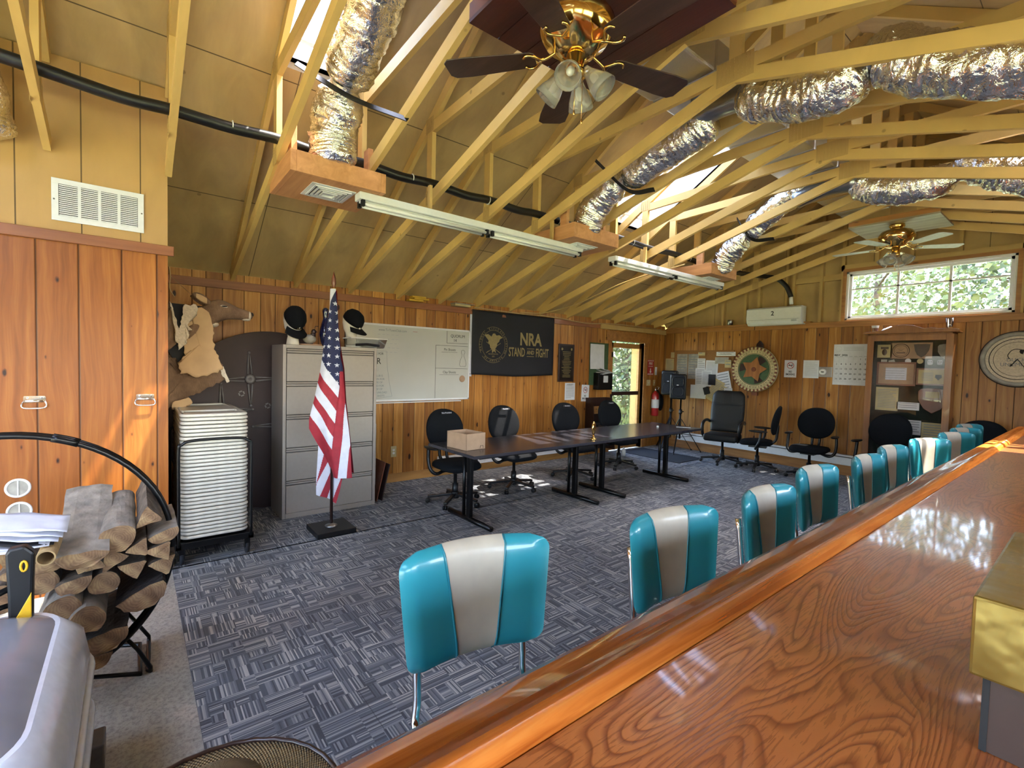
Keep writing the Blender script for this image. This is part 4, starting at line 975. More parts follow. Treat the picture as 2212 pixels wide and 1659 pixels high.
fm = [M_['red'], M_['whc'], M_['navy']]
obj('flag_cloth', b, fm, t, smooth=True)
# the lower fold hanging behind and the rear of the cloth
LE2 = [(930, 690), (960, 694), (1038, 690.6), (1066, 690.6), (1071, 697)]; 
b = MB()
LB = [[(930, 722), (975, 708), (1060, 688)], [(930, 735), (989, 719), (1046, 692), (1072, 688)], [(930, 745), (1002, 727), (1070, 701), (1090, 690)], [(960, 750), (1028, 729), (1078, 713), (1090, 708)], [(990, 760), (1030, 746), (1088, 724), (1095, 720)]]
def ff2(u, v):
    bot = 1071 + 18 * u if True else 0; y = 925 + (bot - 925) * v; l = interp([(925, 692), (960, 694), (1038, 690.6), (1072, 691)], y); r = interp([(925, 752), (1028, 749), (1060, 743), (1089, 735)], y)
    x = l + (r - l) * u; X, Z = px(x, y); return (X, .004 - .016 * math.sin(u * 7 + 1) * v, Z)
def mf2(u, v):
    bot = 1071 + 18 * u; y = 925 + (bot - 925) * v; l = interp([(925, 692), (960, 694), (1038, 690.6), (1072, 691)], y); r = interp([(925, 752), (1028, 749), (1060, 743), (1089, 735)], y); x = l + (r - l) * u
    k = sum(x > interp(q, y) for q in LB); return [1, 0, 1, 0, 1, 0][k]
b.grid(60, 150, ff2, mf=mf2); obj('flag_lower_fold', b, fm, t, smooth=True)
b = MB().grid(12, 40, lambda u, v: (lambda y: (px(interp(LE, y) + 1 + (interp(RE, y) - interp(LE, y) - 2) * u, y)[0], .012 + .05 * math.sin(PI * u) * min(1, v * 2), px(0, y)[1]))(626 + 396 * v)); obj('flag_rear_fold', b, M_['red'], t, smooth=True)
obj('grommet', MB().lathe([(.004, 0), (.009, 0), (.009, .003), (.004, .003)], 12, Matrix.Translation((.003, -.034, 2.158)) @ Matrix.Rotation(PI / 2, 4, 'X')), M_['pewter'], t)
# ================================================================ stacked folding chairs on a dolly
def fold_chair(loc, label):
    t = thing('folding_chair', label, 'folding chair', loc, 0, 'white folding chairs stacked on the dolly')   # lies flat: back end toward +x
    r = .0125; w = .212
    obj('side_frame', MB().tube([Vector((x, y, .0125)) for x, y in [(-.93, -w + .01), (-.5, -w), (-.05, -w)] + [(-.05 + .05 * math.sin(a * PI / 12), -w + .05 - .05 * math.cos(a * PI / 12)) for a in range(1, 7)] + [(-.05 + .05 * math.cos(a * PI / 12), w - .05 + .05 * math.sin(a * PI / 12)) for a in range(0, 7)] + [(-.5, w), (-.93, w - .01)]], r, 8), M_['chairw'], t, smooth=True)
    obj('backrest', MB().add([(x, y, z) for z in (.006, .019) for x, y in rr(-.012, -.20, w - .02)], fcap(len(rr(-.012, -.20, w - .02)))), M_['chairw'], t)
    obj('seat', MB().add([(x, y, z) for z in (.007, .021) for x, y in rr(-.34, -.74, w - .025)], fcap(len(rr(-.34, -.74, w - .025)))), M_['chairw'], t)
    obj('rear_leg', MB().tube([(-.30, -w + .028, .010), (-.97, -w + .03, .010), (-.985, -w + .05, .01), (-.985, w - .05, .01), (-.97, w - .03, .010), (-.30, w - .028, .010)], .010, 7), M_['chairw'], t, smooth=True)
    return t
def rr(x1, x0, w):
    return [(p[0] + (x0 + x1) / 2, p[1]) for p in rrect(x1 - x0, 2 * w, .04)]
def fcap(n): return [tuple(range(n - 1, -1, -1)), tuple(range(n, 2 * n))] + [(i, (i+1) % n, n + (i+1) % n, n + i) for i in range(n)]
NCH = 33; zc0 = .196; dz = .0285; f0 = None
for k in range(NCH):
    z = zc0 + dz * k; dx = -.015 * math.sin(k * 1.7) * .3 - (.0 if k < NCH - 6 else .015 * (k - NCH + 6) * .2)
    dy = .003 * math.sin(k * 2.1)
    if k == NCH - 1: lab = 'topmost white folding chair of the stack, lying flat with its seat showing'
    elif k == 0: lab = 'bottom white folding chair of the stack, lying on the black dolly'
    elif k >= NCH - 7: lab = '%s white folding chair below the topmost of the stack' % ORD[NCH - 2 - k].capitalize()
    else: lab = 'folding chair in the dolly stack, %s up from the bottom' % (ORD[k] if k < 16 else 'number %s' % 'seventeen eighteen nineteen twenty twenty-one twenty-two twenty-three twenty-four twenty-five twenty-six'.split()[k - 16])
    loc = (-4.215 + dx, .49 + dy, z)
    if f0 is None: f0 = fold_chair(loc, lab)
    else: dup(f0, loc, 0, lab)
t = thing('chair_dolly', 'black wheeled dolly with hoop frame carrying the white folding chairs', 'dolly', (-4.20, .49, .0095))
b = MB(); 
for s in (-1, 1): b.box(-1.02, .02, s * .235 - .02, s * .235 + .02, .125, .165)
b.box(-.02, .02, -.255, .255, .125, .175); b.box(-1.02, -.98, -.255, .255, .125, .175); b.box(-1.0, 0, -.2, .2, .155, .175)
obj('deck_frame', b, M_['blackm'], t, bevel=.004)
for x in (.022, -1.02): obj('hoop_handle', MB().tube(bez([(x, -.235, .15), (x, -.235, .5), (x, -.235, .86), (x, -.215, .905), (x, -.16, .93), (x, 0, .935), (x, .16, .93), (x, .215, .905), (x, .235, .86), (x, .235, .5), (x, .235, .15)], 5), .011, 8), M_['blackm'], t, smooth=True)
for x in (-.02, -.98):
    for s in (-1, 1):
        c = obj('caster_fork', MB().box(x - .02, x + .02, s * .215 - .018, s * .215 + .018, .05, .125), M_['blackm'], t); obj('wheel', MB().lathe([(.015, -.013), (.045, -.013), (.048, 0), (.045, .013), (.015, .013)], 20, Matrix.Translation((x - .01, s * .215, .048)) @ Matrix.Rotation(PI / 2, 4, 'X')), M_['mat'], c, smooth=True)
# ================================================================ round tables stored on edge
def round_top(loc, rz, tilt, label, rot=0):
    t = thing('round_table', label, 'table', loc, rz, 'brown round tables stored on edge'); t.rotation_euler = (0, tilt, rz)
    M = Matrix.Translation((0, 0, .915)) @ Matrix.Rotation(PI / 2, 4, 'Y')
    obj('table_top', MB().lathe([(0, -.014), (.905, -.014), (.915, -.006), (.915, .012), (0, .012)], 72, M), M_['brown'], t)
    obj('edge_band', MB().lathe([(.9155, -.008), (.9175, .0), (.9155, .011)], 72, M, caps=False), M_['black'], t)
    if rot is not None:
        for cy, cz, R in ((-.195, 1.335, .27), (-.44, 1.02, .27), (.10, .86, .27)):
            b = MB()
            for k in range(4):
                a = rot + k * PI / 2; c, s = math.cos(a), math.sin(a)
                for q in (-.008, .008): b.tube([(.03, cy + c * .05 - s * q * 2.4, cz + s * .05 + c * q * 2.4), (.02, cy + c * R - s * q * .5, cz + s * R + c * q * .5)], [.010, .006], 7)
                b.ell((.024, cy + c * R, cz + s * R), (.012, .014, .014), 10, 6)
            b.lathe([(.045, 0), (.048, .02), (.03, .032), (.018, .028), (.0, .012)], 20, Matrix.Translation((.016, cy, cz)) @ Matrix.Rotation(PI / 2, 4, 'Y'))
            obj('star_bracket', b, M_['pewter'], t, smooth=True)
        b = MB()
        for cy, cz in ((-.27, 1.19), (-.03, 1.06)):
            for k in range(4):
                a = k * PI / 2 + .4; b.obox((.018, cy + .022 * math.cos(a), cz + .022 * math.sin(a)), (.006, .012, .028), Euler((a, 0, 0)))
        obj('hinge_plates', b, M_['pewter'], t)
    return t
round_top((-5.425, 1.125, .0095), 0, -.03, 'round brown folding table on edge with star-shaped metal leg brackets', PI / 2 + .03)
round_top((-5.56, 1.16, .0095), 0, -.03, 'second round brown table stored on edge close to the wall', None)
# boards leaning beside the filing cabinet
for i, (y, d) in enumerate(((2.10, 0), (2.16, .02))):
    o = obj('leaning_board', MB().box(-.42, .0, -.006, .006, 0, .44 - .03 * i), M_['brown'] if i else M_['mah'], None, bevel=.001, at=(-4.98, y, .0095)); o.rotation_euler = (-.22, 0, 0)
    tag(o, ['thin brown board leaning against the right side of the filing cabinet', 'outer brown board of the two leaning beside the filing cabinet'][i], 'board')
o = obj('stone_slab', MB().box(-.3, 0, -.015, .015, 0, .85), M_['paperg'], None, bevel=.006, at=(-5.1, 2.12, .0095)); tag(o, 'narrow mottled grey slab standing upright behind the filing cabinet', 'slab')
# ================================================================ deer hide with head
t = NT('deer_fur'); o_ = t.n('TexCoord').outputs['Object']; x_ = t.oc()
n1 = t.noise(o_, 9, 4, .6); n2 = t.noise(t.vec(t.math('MULTIPLY', x_[0], 160), t.math('MULTIPLY', x_[1], 160), t.math('MULTIPLY', x_[2], 30)), 1, 3); t.bump(n2, .006, 1)
M_['fur'] = t.set(col=t.mix(t.math('MULTIPLY', n2, .45), t.ramp(n1, [(.3, H('#6f5643')), (.7, H('#97795e'))]), H('#54402f')), rough=.95)
M_['hide'] = plain('tanned_hide', '#c0a077', .8, var=.14, scale=5, bump=.004); M_['ffur'] = plain('white_fur', '#cdbfa9', .95, var=.12, scale=60, bump=.006)
M_['nose'] = plain('deer_nose', '#1c1614', .35)
t = thing('deer_mount', 'deer head with its tanned hide draped and hanging beside the closet', 'deer hide', (-5.0, .50, 1.95), .0)
# head: continuous tube from neck to muzzle along +y
sec = [(-.16, -.22, .10, .13), (-.09, -.14, .095, .135), (-.02, -.07, .09, .135), (.05, -.015, .085, .128), (.10, .022, .083, .108), (.15, .03, .078, .090), (.20, .022, .064, .072), (.25, .010, .052, .058), (.295, .004, .044, .049), (.335, .001, .040, .044), (.36, .0, .034, .037), (.375, .0, .014, .016)]
b = MB(); vs = []; ns = 22
for y, z, rx, rz_ in sec:
    for k in range(ns):
        a = 2 * PI * k / ns; cx, cz = math.cos(a), math.sin(a)
        if .0 < y < .25 and cz > .2: q = 1 + .0
        zz = z + rz_ * cz * (1.0 if cz > 0 else .92)
        if .08 < y < .16 and abs(cx) > .7 and cz > 0: cx *= 1.07
        vs.append((rx * cx, y, zz))
fs = []
for i in range(len(sec) - 1):
    for k in range(ns): l = (k + 1) % ns; fs.append((i*ns+k, (i+1)*ns+k, (i+1)*ns+l, i*ns+l))
fs += [tuple(range(ns)), tuple((len(sec)-1)*ns + k for k in range(ns - 1, -1, -1))]
hd = obj('head', b.add(vs, fs), M_['fur'], t, smooth=True, sub=1)
obj('nose_pad', MB().ell((0, .367, .012), (.028, .016, .021), 14, 8), M_['nose'], hd, smooth=True); obj('muzzle_white', MB().ell((0, .345, -.002), (.042, .018, .043), 16, 8), M_['ffur'], hd, smooth=True)
obj('chin', MB().ell((0, .32, -.036), (.028, .038, .014), 14, 8), M_['ffur'], hd, smooth=True); obj('throat_patch', MB().ell((0, .055, -.098), (.055, .05, .028), 14, 8), M_['ffur'], hd, smooth=True)
for s in (-1, 1):
    e = obj('eye_socket', MB().ell((s * .074, .135, .062), (.012, .030, .011), 14, 8, Matrix.Rotation(-.15, 4, 'X')), M_['ffur'], hd, smooth=True); obj('eye', MB().ell((s * .080, .137, .062), (.011, .023, .0065), 14, 8), M_['ink'], e, smooth=True)
    b = MB()
    def earf(u, v): 
        L = v * .17; w = .040 * math.sin(PI * min(1, v * .9 + .1)) ** .7; a = (u - .5) * 2.6
        return (s * (.05 + L * .30 - w * (1 - math.cos(a)) * .7), .035 - L * .80, .085 + L * .36 + w * math.sin(a))
    b.grid(8, 12, earf); ear = obj('ear', b, M_['fur'], hd, smooth=True, solid=.006)
    obj('ear_lining', MB().grid(6, 10, lambda u, v: Vector(earf(.22 + .56 * u, .2 + .6 * v)) + Vector((s * .006, .0, 0))), M_['hide'], ear, smooth=True)
def ragged(name, outline, mat, x0, curve, seed, parent, thick=.007, rag=.012):
    # outline in (y,z); cloth-like sheet with ragged edge and real thickness
    m = MB(); pts = []
    n = len(outline)
    for i in range(n):
        p, q = Vector(outline[i]), Vector(outline[(i+1) % n]); k = max(2, int((q - p).length / .018))
        for j in range(k):
            w = p.lerp(q, j / k); d = (q - p).normalized(); nn = Vector((d.y, -d.x)); w = w + nn * mnoise.noise(Vector((w.x * 30, w.y * 30, seed))) * rag * 2; pts.append(w)
    c = sum(pts, Vector((0, 0))) / len(pts); R = 12; N = len(pts)
    for r in range(R + 1):
        for w in pts:
            q = c.lerp(w, r / R); m.v.append((x0 + curve(q.x, q.y) + mnoise.noise(Vector((q.x * 7, q.y * 7, seed))) * .018, q.x, q.y))
    for r in range(R):
        for i in range(N):
            j = (i + 1) % N; m.f.append((r*N+i, r*N+j, (r+1)*N+j, (r+1)*N+i)); m.m.append(0)
    return obj(name, m, mat, parent, smooth=True, solid=thick)
# offsets are relative to the mount's origin (-5.0, .50, 1.95)
ragged('hide_flesh_side', [(-.13, .0), (-.06, .03), (.0, .01), (.045, -.06), (.055, -.20), (.065, -.32), (.095, -.42), (.12, -.50), (.06, -.53), (.0, -.55), (-.06, -.57), (-.10, -.56), (-.14, -.53), (-.19, -.54), (-.20, -.47), (-.155, -.36), (-.15, -.2)], M_['hide'], .11, lambda y, z: .03 * math.sin(z * 7) - .35 * (y + .02) ** 2 * 4 * .3, 1, t)
ragged('fur_skirt', [(-.33, -.30), (-.2, -.44), (-.05, -.48), (.08, -.45), (.12, -.46), (.16, -.60), (.13, -.58), (.10, -.62), (.03, -.66), (-.05, -.70), (-.10, -.74), (-.17, -.80), (-.24, -.83), (-.33, -.84)], M_['fur'], .05, lambda y, z: .04 * math.sin(y * 12), 2, t, .012, .02)
ragged('white_fringe', [(-.155, .05), (-.08, .05), (-.075, -.03), (-.12, -.04), (-.13, -.12), (-.12, -.16), (-.17, -.30), (-.205, -.34), (-.20, -.24), (-.185, -.12), (-.18, -.0)], M_['ffur'], .145, lambda y, z: .02 * math.sin(z * 14), 3, t, .014, .014)
ragged('shoulder_fur', [(-.33, .02), (-.27, .05), (-.235, -.03), (-.225, -.12), (-.195, -.22), (-.215, -.29), (-.25, -.33), (-.30, -.38), (-.33, -.36)], M_['fur'], .12, lambda y, z: 0, 4, t, .016, .012)
ragged('hide_edge', [(-.262, .06), (-.245, .04), (-.225, -.08), (-.185, -.2), (-.20, -.29), (-.225, -.27), (-.215, -.2), (-.245, -.1)], M_['ffur'], .145, lambda y, z: 0, 5, t, .01, .006)
ragged('hanging_leg', [(-.24, -.78), (-.13, -.74), (-.10, -.79), (-.155, -.82), (-.14, -.90), (-.165, -.93), (-.185, -.83), (-.25, -.84)], M_['hide'], .09, lambda y, z: 0, 6, t, .012, .005)
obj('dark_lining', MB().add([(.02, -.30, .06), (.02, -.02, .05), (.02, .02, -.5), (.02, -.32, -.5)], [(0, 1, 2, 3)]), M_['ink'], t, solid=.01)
ragged('tail_tuft', [(.095, -.46), (.13, -.47), (.175, -.60), (.16, -.61), (.11, -.54)], M_['ffur'], .11, lambda y, z: 0, 8, t, .012, .01)
tag(obj('hanging_cord', MB().tube(bez([(-4.6, .225, 2.26), (-4.61, .232, 2.18), (-4.62, .228, 2.09), (-4.66, .26, 2.03)], 5), .0035, 6).tube([(-4.62, .23, 2.19), (-5.3, .42, 2.13)], .0015, 5), M_['kraft']), 'thin twine cord tied at the closet corner holding the hide', 'cord')
# ================================================================ firewood hoop
t = thing('log_hoop', 'large round black tubular firewood hoop in front of the closet', 'log holder', (-3.02, -.43, .0))
for x in (.15, .10):
    r_ = obj('ring', MB().tube([(x, .58 * math.sin(a * PI / 36), .625 + .58 * math.cos(a * PI / 36)) for a in range(72)], .013, 10, True), M_['blackm'], t, smooth=True)
    obj('joint_sleeve', MB().tube([(x, .58 * math.sin(a), .625 + .58 * math.cos(a)) for a in (.26, .30, .34, .38, .42)], .0165, 10), M_['blackm'], r_, smooth=True)
for s in (-1, 1):
    obj('foot', MB().tube([(.15, s * .40, .20), (.155, s * .44, .14), (.155, s * .49, .03), (.15, s * .49, .012), (.135, s * .48, .010), (-.15, s * .49 - .0, .010), (-.16, s * .49, .015), (-.155, s * .49, .04), (-.15, s * .40, .2)], .009, 8), M_['blackm'], t, smooth=True)
    obj('cross_bar', MB().tube([(.15, s * .2, .085), (.15, s * .45, .011), (-.15, s * .45, .011), (-.15, s * .2, .085)], .009, 8), M_['blackm'], t, smooth=True)
M_['barkl'] = plain('log_bark', '#574b41', .95, var=.45, scale=22, bump=.02); M_['barkd'] = plain('dark_log_bark', '#2a2320', .95, var=.5, scale=22, bump=.02); M_['barkp'] = plain('pale_log_bark', '#857c72', .95, var=.35, scale=14, bump=.012)
t = NT('log_end_grain'); x_ = t.oc(); o_ = t.n('TexCoord').outputs['Object']
rd = t.math('SQRT', t.math('ADD', t.math('POWER', x_[1], 2), t.math('POWER', x_[2], 2))); nz = t.noise(o_, 14, 3)
rg = t.math('MULTIPLY_ADD', t.math('SINE', t.math('MULTIPLY', t.math('ADD', rd, t.math('MULTIPLY', nz, .06)), 620)), .06, nz)
M_['logend'] = t.set(col=t.ramp(rg, [(.25, H('#5d4531')), (.5, H('#84664a')), (.75, H('#a4875f'))]), rough=.85)
def log(y, z, r, shape, rot, label, bk='barkl', x1=-2.72, L=.46, sq=1.0, tiltz=0):
    rnd = random.Random(int(abs(y * 1000) + z * 777)); n = 26
    P = []
    for k in range(n):
        a = 2 * PI * k / n
        if shape == 'round': q = r * (1 + .05 * math.sin(3 * a + y * 9))
        elif shape == 'half':   # flat side cuts away the upper half
            q = r if math.sin(a) < .05 else min(r, r * .12 / max(.05, math.sin(a)))
        else:                   # quarter wedge
            tri = [(-.95, .55), (.95, .55), (0, -.95)]; q = r * .62
            c, s = math.cos(a), math.sin(a); best = 9
            for i in range(3):
                (xa, ya), (xb, yb) = tri[i], tri[(i+1) % 3]; den = c * (yb - ya) - s * (xb - xa)
                if abs(den) > 1e-6:
                    tt = (xa * (yb - ya) - ya * (xb - xa)) / den
                    if tt > 0: best = min(best, tt)
            q = r * min(best, 1.0)
        P.append((q * math.cos(a + rot), q * math.sin(a + rot) * sq))
    b = MB(); N = 9
    for i in range(N):
        f = i / (N - 1)
        for yy, zz in P:
            w = 1 + mnoise.noise(Vector((yy * 30, zz * 30, i * .8 + z * 9))) * .09; b.v.append((-L * f + (mnoise.noise(Vector((yy * 25, zz * 25, z))) * .012 if i in (0, N - 1) else 0), yy * w, zz * w))
    for i in range(N - 1):
        for k in range(n): l = (k + 1) % n; b.f.append((i*n+k, (i+1)*n+k, (i+1)*n+l, i*n+l)); b.m.append(0)
    b.f.append(tuple(range(n))); b.m.append(1); b.f.append(tuple((N-1)*n + k for k in range(n - 1, -1, -1))); b.m.append(1)
    o = obj('firewood_log', b, [M_[bk], M_['logend']], at=(x1, y, z)); o.rotation_euler = (0, tiltz, 0)
    return tag(o, label, 'log', 'split firewood in the hoop')
LG = [(-.17, .745, .085, 'half', .0, 'large pale half-split log on top of the pile, sloping up', 'barkp', -2.60, .56, .8), (-.055, .765, .062, 'round', 0, 'round shaggy-barked log at the top middle of the pile', 'barkp', -2.68, .46, 1), (.055, .825, .06, 'quarter', 1.2, 'topmost wedge log with splintered upper edge', 'barkl', -2.72, .44, 1),
      (.105, .745, .062, 'half', .4, 'weathered split log at the upper right, touching the hoop', 'barkp', -2.72, .44, .8), (.10, .665, .062, 'quarter', 2.5, 'reddish wedge log at the right edge, below the weathered one', 'barkl', -2.71, .44, .9), (.11, .58, .062, 'quarter', .3, 'wedge log low at the right edge against the hoop', 'barkl', -2.75, .42, 1),
      (.02, .695, .052, 'quarter', .6, 'small square-looking split log right of the round top log', 'barkl', -2.70, .46, 1), (-.075, .665, .058, 'quarter', 3.6, 'wedge log directly under the round top log', 'barkl', -2.72, .46, 1.1), (.0, .595, .066, 'quarter', 2.2, 'dark wedge log under the small square split log', 'barkl', -2.74, .46, .8),
      (-.105, .55, .056, 'round', .5, 'round log end in the middle of the pile with a cracked face', 'barkl', -2.75, .46, .9), (-.205, .595, .060, 'half', .2, 'half log with curved underside left of the middle round log', 'barkl', -2.72, .46, 1), (-.19, .675, .046, 'half', 1.6, 'stubby weathered split piece just under the large half log', 'barkp', -2.70, .44, 1),
      (-.285, .70, .066, 'half', .1, 'flat half log resting under the grey mailing tube', 'barkl', -2.72, .46, .7), (-.305, .605, .055, 'round', 0, 'charred black round log at the left of the pile', 'barkd', -2.76, .42, 1), (-.235, .495, .060, 'round', 0, 'round grey-barked log, left of the lower pair', 'barkp', -2.70, .48, .85), (-.16, .43, .064, 'round', .4, 'round grey-barked log, right of the lower pair', 'barkp', -2.68, .48, .95),
      (-.275, .415, .056, 'round', 0, 'round pale log low at the left, above the silver lid', 'barkp', -2.70, .46, .8), (-.115, .325, .092, 'half', .25, 'broad dark half log near the bottom of the pile', 'barkd', -2.72, .46, .9), (-.14, .235, .062, 'half', .1, 'small rough half log at the very bottom of the hoop', 'barkl', -2.72, .44, .9), (.02, .475, .098, 'half', .5, 'big dark rough-barked log at the lower right of the pile', 'barkd', -2.74, .46, .85),
      (-.13, .655, .042, 'quarter', 1.0, 'small light wedge wedged between the top logs', 'barkp', -2.71, .44, 1), (-.40, .74, .05, 'quarter', 2.0, 'wedge log at the left edge under the papers', 'barkl', -2.74, .44, 1), (-.39, .66, .045, 'quarter', .5, 'narrow wedge log at the left edge behind the tool handle', 'barkl', -2.74, .44, 1), (-.24, .27, .07, 'round', 0, 'dark round log at the bottom left behind the silver lid', 'barkd', -2.76, .42, 1), (-.42, .56, .06, 'round', 0, 'round log at the far left edge of the pile', 'barkl', -2.76, .42, 1)]
for y, z, r, sh, ro, lab, bk, x1, L, sq in LG: log(y, z - .012, r, sh, ro, lab, bk, x1, L, sq, .30 if lab.startswith('large pale') else .12 if z > .76 else 0)
# splitting tool, cardboard tube, papers
t = thing('splitting_tool', 'black-handled tool with yellow accents standing in front of the logs', 'tool', (-2.40, -.315, .0), 0)
obj('handle', MB().prism([(-.03, .0), (.028, .0), (.026, .5), (.03, .74), (.035, .84), (.01, .87), (-.03, .865), (-.04, .85), (-.035, .70)], .045, frame((-.02, 0, 0), (0, 1, 0), (0, 0, 1))), M_['black'], t, bevel=.008)
obj('yellow_loop', MB().tube([(.03, .008 + .008 * math.cos(a * PI / 6), .80 + .018 * math.sin(a * PI / 6)) for a in range(12)], .004, 6, True), M_['yel'], t, smooth=True)
obj('yellow_panel', MB().prism([(-.022, .40), (.024, .40), (.026, .70), (-.022, .60)], .05, frame((-.02, 0, 0), (0, 1, 0), (0, 0, 1))), M_['yel'], t, bevel=.002)
obj('trigger_bracket', MB().tube([(.0, -.03, .66), (.0, -.12, .64), (.0, -.13, .58), (.0, -.12, .40)], .009, 7).tube([(0, -.03, .72), (0, -.12, .68), (0, -.2, .70)], .011, 7), M_['blackm'], t, smooth=True)
t = tag(obj('mailing_tube', MB().lathe([(.024, .4), (.024, 0), (.029, 0), (.029, .4), (.024, .4)], 24, Matrix.Rotation(-PI / 2, 4, 'Y'), caps=False), M_['kraft'], at=(-2.50, -.265, .775)), 'open end of a tan cardboard tube poking out beside the papers', 'tube')
t = thing('newspapers', 'folded sheets of paper lying over the left logs', 'newspaper', (-2.62, -.40, .865))
for k in range(6):
    obj('sheet', MB().grid(14, 8, lambda u, v: (-.10 + .15 * v + .008 * k, -.22 + .41 * u * (1 - .03 * k), .055 - .007 * k + .022 * math.sin(PI * u * (1 + .1 * k) + k * .35) * (1 - u * .3) - .045 * u - .03 * v + .008 * mnoise.noise(Vector((u * 5, v * 5, k))))), M_['whc'] if k != 3 else M_['ink'], t, smooth=True, solid=.002)
# silver moulded bin lid in the corner
t = thing('moulded_bin', 'silver-grey moulded plastic bin with curved pale highlight-toned side bands at the bottom left', 'bin', (-1.98, -.62, .0))
def binside(u, v, o=0):      # u around the front from -y side .. +x .. ; v height
    return None
prof2 = [(.0, .0), (.03, .20), (.045, .42), (.03, .52), (-.03, .60), (-.10, .635), (-.2, .65)]
def shell(r0, r1, off, z_scale=1.0):
    m = MB(); P = rrect(.98, .86, .16, 8); n = len(P)
    for d, z in prof2[r0:r1]:
        for x, y in P:
            sx = (abs(x) + d + off) / max(1e-6, abs(x)) if abs(x) > .05 else 1; sy = (abs(y) + d + off) / max(1e-6, abs(y)) if abs(y) > .05 else 1
            m.v.append((x * sx if abs(x) > .05 else x, y * sy if abs(y) > .05 else y, z * z_scale))
    k_ = r1 - r0
    for i in range(k_ - 1):
        for k in range(n): l = (k + 1) % n; m.f.append((i*n+k, i*n+l, (i+1)*n+l, (i+1)*n+k)); m.m.append(0)
    m.f.append(tuple((k_-1)*n + k for k in range(n))); m.m.append(0)
    return m
obj('body', shell(0, 7, 0), M_['skylid'], t, smooth=True, bevel=.004)
obj('side_band', shell(2, 5, .012), M_['skywh'], t, smooth=True).data.polygons[-1].use_smooth = False
b = MB(); P = rrect(1.10, .98, .2, 8)
for q, zz in ((0, .395), (.0, .22)): b.tube([(x * (1 + q), y * (1 + q), zz) for x, y in P], .014, 8, True)
obj('rib', b, M_['skywh'], t, smooth=True)
obj('lid_ring', MB().tube([(.12 + .15 * math.cos(a * PI / 16), .0 + .15 * math.sin(a * PI / 16), .652) for a in range(32)], .006, 6, True), M_['ink'], t, smooth=True)
obj('latch_bracket', MB().box(-.42, -.30, .46, .53, .0, .10), M_['pewter'], t, bevel=.006)
# ================================================================ ceiling fans
def fan(loc, rot, bm, label, pm, ps, lights_open):
    t = thing('ceiling_fan', label, 'ceiling fan', loc, rot, 'brass ceiling fans')
    obj('canopy', MB().lathe([(.075, .34), (.08, .30), (.05, .265), (.02, .25)], 28), M_['brass'], t, smooth=True)
    obj('motor_housing', MB().lathe([(.02, .27), (.10, .262), (.155, .24), (.182, .20), (.18, .155), (.15, .105), (.12, .09), (.095, .055), (.05, .045)], 36), M_['brass'], t, smooth=True)
    obj('light_kit', MB().lathe([(.045, .05), (.042, -.02), (.055, -.035), (.05, -.055), (.02, -.07), (.0, -.075)], 24), M_['brass'], t, smooth=True)
    for k in range(5):
        a = 2 * PI * k / 5; R = Matrix.Rotation(a, 4, 'Z'); T = R @ Matrix.Rotation(-.06, 4, 'X')
        m = MB(); P = [(.20, -.05), (.22, -.063), (.55, -.086), (.635, -.083), (.66, -.055), (.66, .055), (.635, .083), (.55, .086), (.22, .063), (.20, .05)]
        m.prism(P, .006, T @ Matrix.Translation((0, 0, .045))); bl_ = obj('blade', m, bm, t, bevel=.002)
        m = MB(); m.tube([T @ Vector(p) for p in bez([(.09, 0, .075), (.14, 0, .05), (.17, .01, .04), (.20, .045, .038), (.235, .055, .038), (.255, .04, .038)], 4)], .007, 7); m.tube([T @ Vector(p) for p in bez([(.17, 0, .04), (.185, -.02, .038), (.21, -.05, .038), (.24, -.055, .038), (.255, -.035, .038)], 4)], .006, 7)
        obj('blade_iron', m, M_['brass'], bl_, smooth=True)
    for k in range(4):
        a = 2 * PI * k / 4 + .5; T = Matrix.Rotation(a, 4, 'Z') @ Matrix.Translation((.055, 0, -.035)) @ Matrix.Rotation(PI - .75, 4, 'Y') @ Matrix.Scale(1.18, 4)
        m = MB(); m.lathe([(.018, -.01), (.024, .02), (.034, .045), (.048, .08), (.055, .115), (.052, .118), (.045, .08), (.03, .045), (.02, .02)], 20, T); s_ = obj('glass_shade', m, M_['lampg'], t, smooth=True)
        obj('bulb', MB().ell((0, 0, .05), (.017, .017, .03), 12, 8, None).lathe([(.0, 0)], 3) if False else MB().add([T @ Vector(v) for v in MB().ell((0, 0, .055), (.017, .017, .03), 12, 8).v], MB().ell((0, 0, .055), (.017, .017, .03), 12, 8).f), M_['white'], s_, smooth=True)
    for x, L in ((.03, .26), (-.02, .2)): obj('pull_chain', MB().tube([(x, .02, -.06), (x, .02, -L)], .0016, 5).ell((x, .02, -L - .012), (.006, .006, .014), 10, 6), M_['brass'], t, smooth=True)
    return t
fan((-1.70, 1.70, 3.03), math.radians(3), M_['fanb'], 'brass ceiling fan with dark walnut blades in the foreground', 0, 0, 0)
fan((-1.70, 7.28, 3.06), math.radians(-36), M_['fanw'], 'brass ceiling fan with pale blades near the gable window', 0, 0, 0)
t = thing('fan_mount_panel', 'dark red stained board panel under the trusses above the near fan', 'panel', (-1.70, 1.72, 3.36)); b = MB()
for k in range(5): b.box(-.50, .46, -.32 + .19 * k, -.135 + .19 * k, 0, .02)
obj('panel_boards', b, M_['panel'], t); obj('panel_frame', MB().box(-.50, .46, -.32, -.29, .02, .10).box(-.50, .46, .6, .63, .02, .10).box(-.50, -.47, -.29, .6, .02, .10).box(.43, .46, -.29, .6, .02, .10), M_['mah'], t)
t = thing('fan_mount_panel', 'pale-streaked brown board panel above the far fan', 'panel', (-1.70, 7.30, 3.385)); obj('panel_boards', MB().box(-.45, .43, -.22, .50, 0, .02), M_['pan2'], t); obj('panel_frame', MB().box(-.45, .43, -.22, -.19, .02, .08), M_['trimx'], t)
